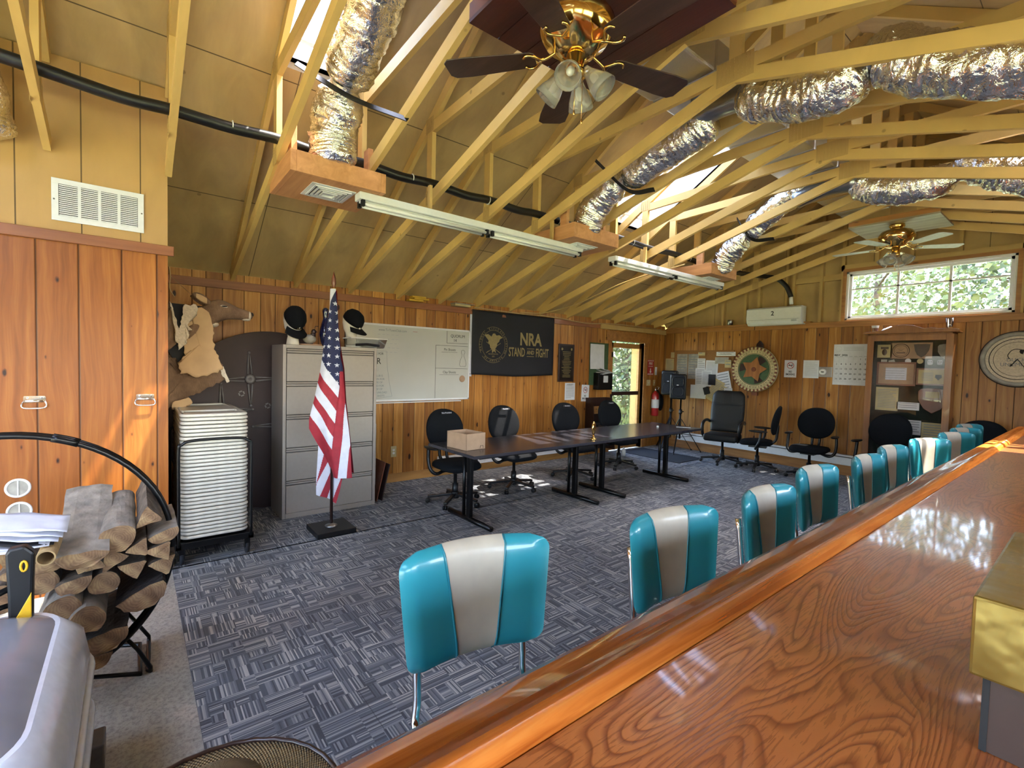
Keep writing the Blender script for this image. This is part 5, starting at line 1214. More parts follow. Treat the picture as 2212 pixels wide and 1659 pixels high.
# ================================================================ closet wall fittings
t = thing('return_air_grille', 'wide white slotted return air grille on the closet wall', 'vent grille', (XC + .0, -.166, 2.395))
y0, y1, z0, z1 = -.229, .229, 0, .262
b = MB().box(0, .006, y0, y1, z0, z0 + .032).box(0, .006, y0, y1, z1 - .032, z1).box(0, .006, y0, y0 + .033, z0 + .032, z1 - .032).box(0, .006, y1 - .033, y1, z0 + .032, z1 - .032)
pw = (y1 - y0 - .066) / 4
for k in (1, 2, 3): b.box(0, .006, y0 + .033 + pw * k - .008, y0 + .033 + pw * k + .008, z0 + .032, z1 - .032)
obj('grille_frame', b, M_['wmetal'], t, bevel=.001)
b = MB()
for k in range(16): zz = z0 + .038 + k * .0124; b.obox((.001, 0, zz), (.009, y1 - y0 - .07, .0012 + .005), Euler((0, .6, 0)))
obj('louvres', b, M_['wmetal'], t); obj('dark_cavity', MB().box(-.003, .0006, y0 + .03, y1 - .03, z0 + .03, z1 - .03), M_['ink'], t)
for y in (y0 + .012, y1 - .012): obj('screw', MB().ell((.006, y, .13), (.003, .005, .005), 8, 6), M_['pewter'], t)
def handle(y, z, label):
    t = thing('chest_handle', label, 'handle', (XC, y, z), 0, 'chrome chest handles on the closet wall')
    o = obj('back_plate', MB().prism(rrect(.10, .042, .008), .003, frame((0, 0, .012), (0, 1, 0), (0, 0, 1))), M_['chrome'], t)
    for s in (-1, 1): obj('rivet', MB().ell((.004, s * .032, .022), (.004, .006, .006), 10, 6), M_['chrome'], o)
    obj('hinge_barrel', MB().tube([(.009, -.04, .0), (.009, .04, .0)], .006, 10), M_['chrome'], t, smooth=True)
    obj('bail', MB().tube(bez([(.010, -.048, .0), (.02, -.056, -.022), (.024, -.045, -.040), (.025, 0, -.043), (.024, .045, -.040), (.02, .056, -.022), (.010, .048, .0)], 5), .005, 8), M_['chrome'], t, smooth=True)
handle(-.482, 1.255, 'left chrome folding handle on the closet wall'); handle(.066, 1.257, 'right chrome folding handle, near the closet corner')
for z, l in ((.718, 'upper'), (.572, 'lower')):
    t = thing('round_vent', l + ' round white louvre vent low on the closet wall', 'vent', (XC, -.561 if z > .6 else -.556, z), 0, 'round vents on the closet wall')
    M = Matrix.Rotation(PI / 2, 4, 'Y')
    obj('rim', MB().lathe([(.046, 0), (.047, .006), (.055, .008), (.059, .004), (.060, 0)], 32, M, caps=False), M_['wmetal'], t, smooth=True)
    b = MB().lathe([(.0, .0015), (.047, .0015)], 28, M, caps=False); obj('mesh', b, M_['paperg'], t); obj('centre_bar', MB().box(.001, .006, -.003, .003, -.045, .045), M_['wmetal'], t)
# ================================================================ left wall
def sheet(name, M, w, h, mat, label, cat, lines=0, lm='inkf', th=.0015, group=None, mx=.1, heads=(), curl=0, seed=1):
    rnd = random.Random(seed + int(w * 1000)); b = MB()
    if curl: b.grid(6, 8, lambda u, v: M @ Vector(((u - .5) * w, (v - .5) * h, .002 + curl * (1 - v) ** 3)))
    else: b.add([M @ Vector(p) for p in [(-w/2,-h/2,0),(w/2,-h/2,0),(w/2,h/2,0),(-w/2,h/2,0),(-w/2,-h/2,th),(w/2,-h/2,th),(w/2,h/2,th),(-w/2,h/2,th)]], [(3,2,1,0),(4,5,6,7),(0,1,5,4),(1,2,6,5),(2,3,7,6),(3,0,4,7)])
    o = obj(name, b, M_[mat] if isinstance(mat, str) else mat)
    tag(o, label, cat, group)
    if lines:
        q = MB(); top = h / 2 * .8
        for i in range(lines):
            yy = top - i * (h * .82 / lines); x1 = w * (.5 - mx) * (1 if rnd.random() < .75 else rnd.uniform(.2, .9)); t_ = h * .82 / lines * .28
            q.add([M @ Vector(p) for p in ((-w * (.5 - mx), yy - t_, th + .0006), (x1, yy - t_, th + .0006), (x1, yy, th + .0006), (-w * (.5 - mx), yy, th + .0006))], [(0, 1, 2, 3)])
        obj('printed_lines', q, M_[lm], o)
    for s, sz, x, y, m_ in heads: text('printed_heading', s, sz, M @ Matrix.Translation((x, y, th + .0004)), M_[m_], o, .0002)
    return o
# whiteboard
Y0, Y1, Z0, Z1 = 1.98, 3.745, 1.055, 2.03
t = thing('whiteboard', 'white dry-erase board with handwritten notes beside the black banner', 'whiteboard', (XLW, 0, 0))
obj('board_surface', MB().box(0, .014, Y0, Y1, Z0, Z1), M_['wboard'], t)
b = MB().box(0, .022, Y0, Y1, Z1 - .025, Z1).box(0, .022, Y0, Y1, Z0, Z0 + .025).box(0, .022, Y0, Y0 + .02, Z0, Z1).box(0, .022, Y1 - .02, Y1, Z0, Z1)
obj('board_frame', b, M_['wmetal'], t, bevel=.002); obj('marker_tray', MB().box(0, .07, Y0, Y1 - .16, Z0 - .02, Z0 - .008), M_['wmetal'], t, bevel=.002)
def stroke(pts, w=.004, mat='ink', d=.0155):
    m = MB()
    for (a, b_), (c, e) in zip(pts, pts[1:]): m.beam((d, a, b_), (d, c, e), w, .0012, (1, 0, 0))
    return obj('marker_line', m, M_[mat], t)
def wt(s, size, y, z, mat='ink', sx=.9): text('marker_writing', s, size, LW(y, z, .0155).copy() @ Matrix() if False else frame((.0155, y, z), (0, 1, 0), (0, 0, 1)), M_[mat], t, .0003, sx=sx)
wt('QUORUM', .058, 3.545, 1.935); wt('14', .058, 3.50, 1.875); stroke([(3.37, 2.0), (3.37, 1.835), (3.715, 1.84)])
stroke([(3.715, 1.80), (3.20, 1.80), (3.20, 1.08)]); stroke([(3.20, 1.49), (3.715, 1.485)])
wt('Pin Shoots', .048, 3.42, 1.745); stroke([(3.29, 1.71), (3.54, 1.712)], .003); wt('Clay Shoots', .048, 3.42, 1.435); stroke([(3.26, 1.40), (3.57, 1.402)], .003)
pin = [(.0, 0), (.0, .35), (.3, 1), (.62, 1.9), (.45, 2.6), (.22, 3.1), (.1, 3.5)]
PO = [(-.05, 0), (-.06, .03), (-.052, .09), (-.02, .17), (-.018, .20), (-.034, .235), (-.03, .265), (0, .28)]
out = PO + [(-a, b_) for a, b_ in PO[::-1]] + [PO[0]]
stroke([(3.635 + a * .9, 1.52 + b_ * .82) for a, b_ in out], .003)
d_ = obj('clay_disc', MB().lathe([(.0, .006), (.03, .007), (.036, .004), (.045, .002), (.047, 0)], 32, frame((.0145, 3.63, 1.345), (0, 1, 0), (0, 0, 1))), M_['card'], t, smooth=True)
wt('www.TriTownClub.com', .043, 2.58, 1.955, 'inkf'); stroke([(2.86, 1.957), (2.92, 1.957)], .004, 'redp')
for k, (y, l) in enumerate(((2.52, 'ADDRESS'), (2.52, 'CALENDAR'), (2.50, 'NEXT MEETING'), (2.53, 'OFFICERS'), (2.5, 'TO JOIN'))):
    q = MB(); z = 1.895 - .055 * k
    for j in range(5): q.box(.0148, .0156, y - .14 + .06 * j, y - .14 + .06 * j + .035, z, z + .006)
    obj('faded_writing', q, M_['inkl'], t)
wt('RANGE FOR', .04, 2.36, 1.655); wt('22 LR', .11, 2.31, 1.56); wt('MENU', .045, 2.34, 1.45, 'inkl')
for k, l in enumerate(('CLUB IS', 'OPEN FOR', 'USE OF', 'AND FOR', 'USE OF', 'MUST UNLOAD', 'ALL SHOTS')): wt(l, .035, 2.40, 1.38 - .042 * k, 'inkf')
stroke([(2.10, 1.70), (2.50, 1.69), (2.51, 1.5), (2.54, 1.3), (2.58, 1.12), (2.4, 1.10), (2.12, 1.10)], .0025, 'inkf')
# black banner
t = thing('black_banner', 'black NRA cloth banner with khaki eagle seal hanging on the pine wall', 'banner', (XLW, 4.57, 1.865))
bw, bh = .80, .47
def bf(u, v): 
    y = (u - .5) * 2 * bw; z = (v - .5) * 2 * bh; return (.024 + .008 * mnoise.noise(Vector((y * 2.2, z * 2.8, 3))) + .005 * (1 - v) * math.sin(u * 9), y, z + .012 * math.cos(u * 6) * (1 - v))
obj('cloth', MB().grid(40, 24, bf), M_['flagb'], t, smooth=True, solid=.002)
obj('white_header', MB().box(.012, .018, -bw - .03, -bw + .012, -bh - .015, bh), M_['whc'], t, bevel=.002)
for z in (-bh + .02, bh - .02): obj('grommet', MB().ell((.019, -bw - .012, z), (.002, .007, .007), 10, 6), M_['ink'], t)
D = .034
def bt(s, size, y, z, sx=1, off=0): return text('banner_lettering', s, size, frame((D, y, z), (0, 1, 0), (0, 0, 1)), M_['tan'], t, .0004, sx=sx, offset=off)
bt('NRA', .265, .30, .085, .82, .008); bt('STAND', .19, .005 + .02, -.115, .52, .003); bt('FIGHT', .19, .545, -.115, .52, .003); bt('AND', .085, .30, -.11, .8, .002)
obj('rule', MB().box(D - .0004, D + .0004, .225, .375, -.052, -.044).box(D - .0004, D + .0004, .225, .375, -.172, -.164), M_['tan'], t)
cy, cz = -.42, -.02
b = MB()
for R in (.215, .262):
    for k in range(64):
        a, e = 2 * PI * k / 64, 2 * PI * (k + 1) / 64
        if R > .22 and k % 16 in (5, 6): continue
        b.add([(D, cy + q * math.cos(w) * .98, cz + q * math.sin(w)) for q, w in ((R - .0022, a), (R + .0022, a), (R + .0022, e), (R - .0022, e))], [(0, 1, 2, 3)])
obj('seal_rings', b, M_['tan'], t)
def arc(s, a0, step, flip=False):
    for i, ch in enumerate(s):
        if ch == ' ': continue
        a = math.radians(a0 - step * i if not flip else a0 + step * i); r = .237
        M = frame((D, cy + r * math.cos(a), cz + r * math.sin(a)), (0, 1, 0), (0, 0, 1)) @ Matrix.Rotation(a - PI / 2 if not flip else a + PI / 2, 4, 'Z')
        text('seal_lettering', ch, .042, M, M_['tan'], t, .0003, sx=.85)
arc('NATIONAL', 200, 9.5); arc('RIFLE', 109, 9.5); arc('ASSOCIATION', 58, 8.6); arc('OF AMERICA', 230, 9.0, True)
eagle = [(-.17, .13), (-.10, .145), (-.04, .11), (-.015, .155), (.02, .16), (.05, .13), (.10, .14), (.17, .105), (.12, .09), (.10, .04), (.07, .02), (.06, -.03), (.03, -.07), (.05, -.13), (.01, -.10), (-.02, -.13), (-.03, -.08), (-.06, -.05), (-.07, .0), (-.10, .02), (-.09, .05), (-.12, .08)]
b = MB(); M = frame((D - .0006, cy, cz + .01), (0, 1, 0), (0, 0, 1)); c0 = M @ Vector((0, .02, 0)); n_ = len(eagle)
for i in range(n_): b.add([c0, M @ Vector((*eagle[i], 0)), M @ Vector((*eagle[(i+1) % n_], 0))], [(0, 1, 2)])
for a, e in (((-.13, .04), (.13, -.12)), ((.13, .03), (-.13, -.12)), ((-.13, -.12), (-.09, -.09)), ((.13, -.12), (.09, -.09))): b.beam((D + .0006, cy + a[0], cz + a[1]), (D + .0006, cy + e[0], cz + e[1]), .006, .001, (1, 0, 0))
obj('eagle_emblem', b, M_['tan'], t); bt('INCORPORATED', .026, -.42, -.155, .9); bt('1871', .03, -.42, -.19, .9)
# plaque, notices
t = thing('wall_plaque', 'dark walnut plaque with a bronze text plate right of the banner', 'plaque', (XLW, 5.68, 1.615)); obj('backboard', MB().box(0, .022, -.185, .185, -.315, .315), M_['plaqd'], t, bevel=.006)
p_ = obj('plate', MB().box(.022, .025, -.15, .15, -.285, .285), M_['bronze'], t); b = MB()
for k in range(17): w = .12 * random.uniform(.5, 1); b.box(.025, .0256, -w, w, .18 - .026 * k, .188 - .026 * k)
obj('engraved_lines', b, M_['tan'], p_); obj('emblem_disc', MB().ell((.0255, -.11, .23), (.001, .022, .022), 14, 6).ell((.0255, .11, .23), (.001, .022, .022), 14, 6), M_['tan'], p_)
sheet('posted_notice', LW(5.80, 1.135, .002), .24, .29, 'paper', 'white typed notice pinned under the walnut plaque', 'notice', 13, heads=(('WARNING', .03, 0, .115, 'ink'),))
def nosmoke(M, s, label, tilt=0):
    M = M @ Matrix.Rotation(tilt, 4, 'Z'); o = sheet('no_smoking_sign', M, .19 * s, .29 * s, 'paper', label, 'sign')
    b = MB(); r = .055 * s
    for k in range(32):
        a, e = 2 * PI * k / 32, 2 * PI * (k + 1) / 32; b.add([M @ Vector((q * math.cos(w), .055 * s + q * math.sin(w), .0022)) for q, w in ((r * .84, a), (r, a), (r, e), (r * .84, e))], [(0, 1, 2, 3)])
    b.add([M @ Vector(p) for p in ((-r * .68, .055 * s + r * .58, .0024), (-r * .58, .055 * s + r * .68, .0024), (r * .68, .055 * s - r * .58, .0024), (r * .58, .055 * s - r * .68, .0024))], [(0, 1, 2, 3)])
    obj('prohibition_ring', b, M_['redp'], o)
    b = MB().add([M @ Vector(p) for p in ((-r * .6, .055 * s - .006 * s, .002), (r * .6, .055 * s - .006 * s, .002), (r * .6, .055 * s + .006 * s, .002), (-r * .6, .055 * s + .006 * s, .002))], [(0, 1, 2, 3)])
    b.add([M @ Vector((r * .3 + .004 * s * q, .055 * s + y, .0021)) for q, y in ((0, .01 * s), (2, .03 * s), (4, .01 * s))], [(0, 1, 2)]); obj('cigarette', b, M_['ink'], o)
    for k, l in enumerate(('NO', 'SMOKING')): text('sign_lettering', l, .045 * s, M @ Matrix.Translation((0, -.05 * s - .045 * s * k, .002)), M_['ink'], o, .0002, sx=.72, offset=.0012)
    return o
nosmoke(LW(6.18, 1.10, .002), 1.0, 'no smoking sign on the left wall beside the green board', -.03)
t = tag(obj('notice_board', MB().box(XLW, XLW + .012, 6.26, 6.78, 1.24, 1.99), M_['green'], bevel=.002), 'narrow green felt notice board left of the door', 'notice board')
sheet('class_schedule', LW(6.45, 1.745, .013), .37, .44, 'paper', 'large white blank-looking grid sheet on the green board', 'paper', 0, curl=.012)
t = thing('wall_mailbox', 'black metal wall mailbox overflowing with papers beside the door', 'mailbox', (XLW + .012, 6.56, 1.16)); obj('body', MB().box(0, .12, -.19, .19, 0, .30), M_['blackm'], t, bevel=.006); obj('label_card', MB().box(.12, .122, -.06, .06, .13, .25), M_['paper'], t)
for k in range(4): o_ = obj('stuffed_papers', MB().box(-.09, .10, -.15, .15, 0, .004), M_['paper'], t); o_.location = (.05, -.02 + .03 * k, .30 + .014 * k); o_.rotation_euler = (.22 - .12 * k, .25, .3 * k - .4)
t = thing('magazine_rack', 'dark rack with pine front boards standing against the left wall', 'rack', (XLW + .002, 6.46, .0)); b = MB()
for y in (-.26, .24): b.add([(x, y + q, z) for q in (0, .02) for x, z in ((0, .1), (.26, .1), (.16, 1.02), (0, 1.02))], fcap(4))
b.box(0, .02, -.25, .25, .1, 1.02); obj('rack_sides', b, M_['plaqd'], t)
for z, n_ in ((.83, 5), (.62, 0), (.46, 4)):
    x = .20 - .09 * (z - .45); s_ = obj('rack_shelf', MB().box(.01, x, -.24, .24, z - .09, z - .075), M_['plaqd'], t)
    if z != .62:
        fr_ = obj('front_board', MB().box(x, x + .015, -.24, .24, z - .08, z + .05), M_['pinebox'], t, bevel=.002); fr_['label'] = 'pine front board with dark pegs'
        obj('pegs', (lambda m: [m.ell((x + .016, -.18 + .09 * i, z + .01 * (i % 2)), (.004, .008, .008), 8, 6) for i in range(5)] and m)(MB()), M_['ink'], fr_)
    obj('stacked_leaflets', MB().box(.03, x - .02, -.18, .18, z - .07, z - .03 + .03 * (z > .8)), M_['plaqd'] if z > .8 else M_['ink'], t)
sheet('small_card', LW(6.62, .70, .22), .10, .09, 'paper', 'small white card held on the magazine rack', 'card')
# fire extinguisher and sign, switches
o = sheet('fire_extinguisher_sign', LW(8.05, 1.58, .003), .205, .31, 'redp', 'red and white striped FIRE extinguisher arrow sign', 'sign'); b = MB(); M = LW(8.05, 1.58, .0052)
for z in (.12, -.155 + .01):
    for k in range(7): x = -.095 + .028 * k; b.add([M @ Vector(p) for p in ((x, z, 0), (x + .013, z, 0), (x + .022, z + .025, 0), (x + .009, z + .025, 0))], [(0, 1, 2, 3)])
b.add([M @ Vector(p) for p in ((-.012, -.02, 0), (-.012, -.075, 0), (-.035, -.075, 0), (0, -.12, 0), (.035, -.075, 0), (.012, -.075, 0), (.012, -.02, 0))], [(0, 1, 5, 6), (2, 3, 4)]); obj('white_marks', b, M_['white'], o)
text('sign_lettering', 'FIRE', .07, M @ Matrix.Translation((0, .075, 0)), M_['white'], o, .0002, sx=.95, offset=.001); text('sign_lettering', 'EXTINGUISHER', .026, M @ Matrix.Translation((0, .02, 0)), M_['white'], o, .0002, sx=.8)
t = thing('fire_extinguisher', 'red fire extinguisher hanging below the striped sign', 'fire extinguisher', (XLW + .09, 8.12, .62)); obj('cylinder', MB().lathe([(.0, 0), (.065, .003), (.072, .02), (.072, .40), (.06, .45), (.03, .475), (.018, .50)], 28), M_['redp'], t, smooth=True)
obj('label_band', MB().lathe([(.0725, .16), (.0725, .33)], 28, caps=False), M_['paper'], t, smooth=True); v_ = obj('valve_head', MB().lathe([(.02, .49), (.022, .52), (.015, .55)], 14), M_['chrome'], t, smooth=True); obj('lever', MB().tube(bez([(0, -.02, .55), (.02, .03, .58), (.02, .08, .57), (.01, .08, .53), (0, .02, .525)], 5), .008, 8), M_['chrome'], v_, smooth=True); obj('hose', MB().tube(bez([(0, .03, .52), (.03, .09, .45), (.03, .1, .25), (.02, .085, .15)], 6), .010, 8), M_['black'], t, smooth=True)
tag(obj('black_bag', MB().ell((XLW + .07, 8.33, .88), (.05, .07, .17), 16, 10), M_['fab'], smooth=True), 'small black cloth bag hanging right of the extinguisher', 'bag')
def plate(M, w, h, label, kind, nm='light_switch'):
    t = tag(obj(nm, MB().prism(rrect(w, h, .005), .005, M), M_['papery'] if kind != 'w' else M_['wmetal']), label, 'switch' if nm != 'wall_outlet' else 'outlet')
    if nm == 'wall_outlet':
        for s in (-1, 1): obj('receptacle', MB().prism(rrect(.03, .028, .01), .003, M @ Matrix.Translation((0, s * .02, .005))), M_['white'], t)
    else: obj('toggle', MB().add([M @ Vector(p) for p in MB().box(-.004, .004, -.01, .012, .005, .014).v], MB().box(0, 1, 0, 1, 0, 1).f), M_['white'], t)
    return t
plate(LW(8.00, 1.275, 0), .125, .115, 'double light switch plate right of the door', 'p'); plate(LW(8.19, 1.275, 0), .07, .115, 'single light switch plate nearer the room corner', 'p')
plate(LW(8.235, 1.51, 0), .065, .16, 'tall narrow white wall control beside the red fire sign', 'w', 'wall_control')
plate(LW(2.62, .405, 0), .075, .14, 'cream electrical outlet low on the wall by the filing cabinet', 'p', 'wall_outlet')
# baseboard heater
def heater(name, M, L, label):
    t = thing(name, label, 'heater'); t.matrix_world = M
    b = MB().add([(x, y, z) for x in (0, L) for y, z in ((0, 0), (-.055, .01), (-.06, .10), (-.04, .15), (0, .155))], [(0, 1, 6, 5), (1, 2, 7, 6), (2, 3, 8, 7), (3, 4, 9, 8), (4, 3, 2, 1, 0), (5, 6, 7, 8, 9)])
    obj('cover', b, M_['wmetal'], t); obj('fin_slot', MB().box(.02, L - .02, -.0585, -.05, .115, .128), M_['steeld'], t); obj('lower_lip', MB().box(.01, L - .01, -.066, -.056, .0, .02), M_['wmetal'], t, bevel=.003)
heater('baseboard_heater', Matrix.Translation((XLW + .022, 3.25, .125)) @ Matrix.Rotation(PI / 2, 4, 'Z'), 2.75, 'long white baseboard heater along the left wall under the banner')
heater('baseboard_heater', Matrix.Translation((-5.3, YF - .032, .175)), 5.6, 'long white baseboard heater along the far wall behind the office chairs')
# things on the ledge above the left wall
for i, (y, l, hgt, mt, lab) in enumerate(((2.86, .20, .02, 'ybook', 'lower yellow book lying on the ledge above the whiteboard'), (2.93, .22, .022, 'ybook', 'middle yellow book of the ledge pile above the whiteboard'), (2.90, .19, .02, 'ybook', 'top yellow book of the pile on the ledge above the whiteboard'), (3.56, .26, .03, 'papery', 'pale yellow paper stack on the ledge near the banner corner'))):
    tag(obj('ledge_book', MB().box(-.09, .07, -l / 2, l / 2, 0, hgt), M_[mt], bevel=.002, at=(XLW + .03, y, 2.347 + (.023 * i if i < 3 else 0))), lab, 'book', 'yellow books on the wall ledge').rotation_euler = (0, 0, .1 * (i % 2) - .05)
tag(obj('ledge_board', MB().box(-.05, .10, -.16, .16, 0, .006), M_['paperg'], at=(XLW + .03, 3.58, 2.378)), 'thin grey board lying over the paper stack on the ledge', 'board')
tag(obj('loose_cable', MB().tube(bez([(XLW + .03, 3.8, 2.36), (XLW + .035, 4.6, 2.345), (XLW + .04, 5.3, 2.35), (XLW + .04, 6.1, 2.31), (XLW + .045, 6.9, 2.35), (XLW + .045, 8.3, 2.34)], 6), .008, 7), M_['kraft'], smooth=True), 'pale cable running along the top of the left wall trim', 'cable')
tag(obj('door_mat', MB().box(-5.62, -4.36, 7.02, 7.78, .0095, .016), M_['mat']), 'dark rubber mat on the carpet inside the glass door', 'mat')
for i, (y, x) in enumerate(((6.62, -5.28), (6.74, -5.26))): tag(obj('white_bottle', MB().lathe([(0, 0), (.035, .002), (.037, .10), (.02, .125), (.015, .15), (0, .15)], 16), M_['white'], smooth=True, at=(x, y, .0095)), ['white bottle on the floor under the rack, left one', 'white bottle on the floor under the rack, right one'][i], 'bottle', 'white bottles under the rack')
# ================================================================ far wall
def ac():
    t = thing('air_conditioner', 'white wall-mounted split air conditioner numbered 2', 'air conditioner', (-3.53, YF - .0, 2.335))
    P = [(0, .0), (-.14, .0), (-.20, .05), (-.215, .11), (-.21, .27), (-.17, .295), (0, .295)]
    b = MB(); b.add([(x, y, z) for x in (-.43, .43) for y, z in P], [tuple(range(7))[::-1], tuple(range(7, 14))] + [(i, (i+1) % 7, 7 + (i+1) % 7, 7 + i) for i in range(7)])
    obj('casing', b, M_['white'], t, bevel=.008, seg=3); obj('air_flap', MB().obox((0, -.19, .042), (.76, .004, .06), Euler((.7, 0, 0))), M_['wmetal'], t, bevel=.002)
    obj('panel_seam', MB().box(-.40, .40, -.2165, -.213, .085, .089), M_['inkf'], t); obj('display_window', MB().obox((.33, -.213, .06), (.08, .002, .03), Euler((.5, 0, 0))), M_['inkl'], t)
    text('number', '2', .10, frame((-.0, -.2165, .185), (1, 0, 0), (0, 0, 1)), M_['ink'], t, .0008, offset=.002)
ac()
tag(obj('metal_can', MB().lathe([(0, 0), (.045, .0), (.045, .095), (.04, .1), (0, .1)], 20), M_['galv'], smooth=True, at=(-4.32, YF - .055, 2.376)), 'small grey metal can on the far wall ledge', 'can')
t = tag(obj('bulletin_board', MB().box(-5.45, -4.24, YF - .021, YF - .001, 1.05, 1.93), M_['cork'], bevel=.004), 'crowded cork bulletin board in the far left corner', 'bulletin board')
BP = [(-5.27, 1.61, .23, .50, 0, 'paperg', 8, 'grey map sheet at the left edge of the bulletin board'), (-5.03, 1.62, .22, .48, .0, 'paperg', 8, 'second grey map sheet, right of the leftmost one'), (-4.86, 1.67, .16, .21, 0, 'paper', 5, 'small white leaflet at the top centre of the bulletin board'), (-4.65, 1.57, .24, .34, -.03, 'paper', 11, 'large white letter at the middle top of the bulletin board'), (-4.87, 1.42, .20, .34, .02, 'paper', 9, 'white form left of centre on the bulletin board'), (-4.74, 1.40, .2, .30, .0, 'paper', 10, 'white form overlapping the centre of the bulletin board'),
      (-4.90, 1.14, .32, .26, 0, 'paper', 0, 'plain white sheet at the bottom of the bulletin board'), (-4.40, 1.35, .25, .36, .22, 'paper', 6, 'tilted white certificate at the right of the bulletin board'), (-4.56, 1.18, .22, .42, -.45, 'papery', 12, 'tilted newspaper cutting at the bottom of the bulletin board'), (-4.42, 1.10, .20, .34, -.4, 'papery', 8, 'cream folded cutting beside the newspaper cutting'), (-4.38, 1.86, .36, .075, 0, 'paper', 2, 'long bumper sticker strip at the top right of the bulletin board'),
      (-4.45, 1.74, .26, .12, .0, 'paperg', 3, 'grey photo strip under the bumper sticker'), (-4.33, 1.68, .12, .14, 0, 'papery', 2, 'small yellowed card at the right edge of the bulletin board'), (-4.85, 1.86, .14, .06, 0, 'papery', 1, 'tiny card at the top of the bulletin board'), (-4.72, 1.17, .12, .14, .3, 'ink', 0, 'small dark photo low on the bulletin board'), (-4.62, 1.38, .14, .2, 0, 'ink', 0, 'black leaflet in the middle of the bulletin board'), (-4.30, 1.20, .15, .08, 0, 'paper', 2, 'small white card low at the right of the bulletin board'), (-4.27, 1.12, .22, .06, 0, 'ybook', 0, 'yellow strip at the lower right corner of the bulletin board')]
for i, (x, z, w, h, r, m, ln, lab) in enumerate(BP): sheet('pinned_paper', FW(x, z, .022 + .0022 * i) @ Matrix.Rotation(r, 4, 'Z'), w, h, m, lab, 'paper', ln, 'inkf', th=.001, seed=i, heads=((('Stand by and For', .03, 0, .0, 'ink'),) if i == 10 else ()))
sheet('yellow_notice', FW(-5.56, 1.62, .003), .19, .30, 'papery', 'yellowed notice in the corner left of the bulletin board', 'notice', 9); sheet('small_plate', FW(-5.50, 1.84, .003), .08, .11, 'papery', 'small blank plate above the yellowed notice', 'plate')
# carnival wheel
t = thing('prize_wheel', 'round numbered prize wheel with star centre leaning on the far wall', 'wheel', (-3.82, YF - .11, 1.59)); M0 = frame((0, .0, 0), (1, 0, 0), (0, 0, 1))
obj('disc', MB().lathe([(0, 0), (.375, 0), (.39, .01), (.39, .035), (.375, .04), (0, .04)], 64, M0), M_['papery'], t)
c = obj('inner_disc', MB().lathe([(0, .0405), (.26, .0405), (.262, .043), (.0, .043)], 48, M0), M_['green'], t)
b = MB()
for k in range(3): a = .6 + k * 2.1; b.add([M0 @ Vector((q * math.cos(w), q * math.sin(w), .0445)) for q, w in [(.05, a)] + [(.245, a + .62 * j / 6) for j in range(7)]], [tuple(range(8))])
obj('dark_lobes', b, M_['plaqd'], c)
st = [((.22 if k % 2 == 0 else .125) * math.sin(k * PI / 5 + .25), (.22 if k % 2 == 0 else .125) * math.cos(k * PI / 5 + .25)) for k in range(10)]
s_ = obj('star', MB().prism(st, .006, M0 @ Matrix.Translation((0, 0, .045))), M_['oakC'], c); obj('hub', MB().lathe([(.04, .05), (.035, .058), (0, .06)], 20, M0), M_['mah'], c)
for R, q in ((.272, .004), (.335, .002), (.385, .003)): obj('ring_line', MB().tube([M0 @ Vector((R * math.cos(a * PI / 32), R * math.sin(a * PI / 32), .041)) for a in range(64)], q, 5, True), M_['plaqd'], t)
for k in range(40):
    a = 2 * PI * k / 40; text('wheel_number', str(k * 7 % 30 + 1), .048, M0 @ Matrix.Rotation(-a, 4, 'Z') @ Matrix.Translation((0, .304, .041)), M_['ink'], t, .0003, sx=.8)
for k in range(36): a = 2 * PI * k / 36; b = MB(); b.add([M0 @ Vector((q * math.cos(w), q * math.sin(w), .0415)) for q, w in ((.342, a), (.382, a), (.382, a + .09), (.342, a + .09))], [(0, 1, 2, 3)]); obj('rim_block', b, M_['mah'], t)
for k in range(40): a = 2 * PI * k / 40; obj('peg', MB().tube([M0 @ Vector((.378 * math.cos(a), .378 * math.sin(a), .035)), M0 @ Vector((.378 * math.cos(a), .378 * math.sin(a), .07))], .004, 5), M_['brass'], t)
obj('mounting_post', MB().box(-.045, .045, .015, .08, -.45, -.3), M_['mah'], t)
t = tag(obj('wheel_bracket', MB().prism([(-.06, -.17), (.06, -.17), (.065, .02), (.05, .15), (.0, .21), (-.05, .15), (-.065, .02)], .05, FW(-3.79, 1.90 - .02, .0)), M_['plaqd'], bevel=.006), 'dark shaped wooden bracket on the wall above the prize wheel', 'bracket')
nosmoke(FW(-3.295, 1.615, .002), .98, 'no smoking sign on the far wall right of the prize wheel')
sheet('typed_letter', FW(-2.99, 1.615, .002), .225, .285, 'paper', 'typed white letter between the no smoking sign and the calendar', 'letter', 16, 'inkl')
t = thing('thermostat_plate', 'grey thermostat plate with a white dial next to the calendar', 'thermostat', (-2.785, YF, 1.575)); obj('plate', MB().box(-.095, .095, -.02, 0, -.08, .08), M_['galv'], t, bevel=.003); obj('dial', MB().lathe([(.0, .036), (.045, .034), (.052, .02)], 28, frame((-.03, 0, 0), (1, 0, 0), (0, 0, 1))), M_['white'], t, smooth=True); obj('dial_mark', MB().ell((-.03, -.037, 0), (.026, .001, .009), 14, 6), M_['ink'], t)
o = sheet('wall_calendar', FW(-2.455, 1.695, .003), .455, .62, 'paper', 'large white May wall calendar left of the display cabinet', 'calendar'); M = FW(-2.455, 1.695, .0048); b = MB()
text('calendar_month', 'MAY  2026', .034, M @ Matrix.Translation((-.13, .145, 0)), M_['ink'], o, .0002, sx=1.1, offset=.0012); text('calendar_header', 'TOWNSEND MEMORIAL CLUB', .02, M @ Matrix.Translation((.06, .27, 0)), M_['inkf'], o, .0002) if False else None
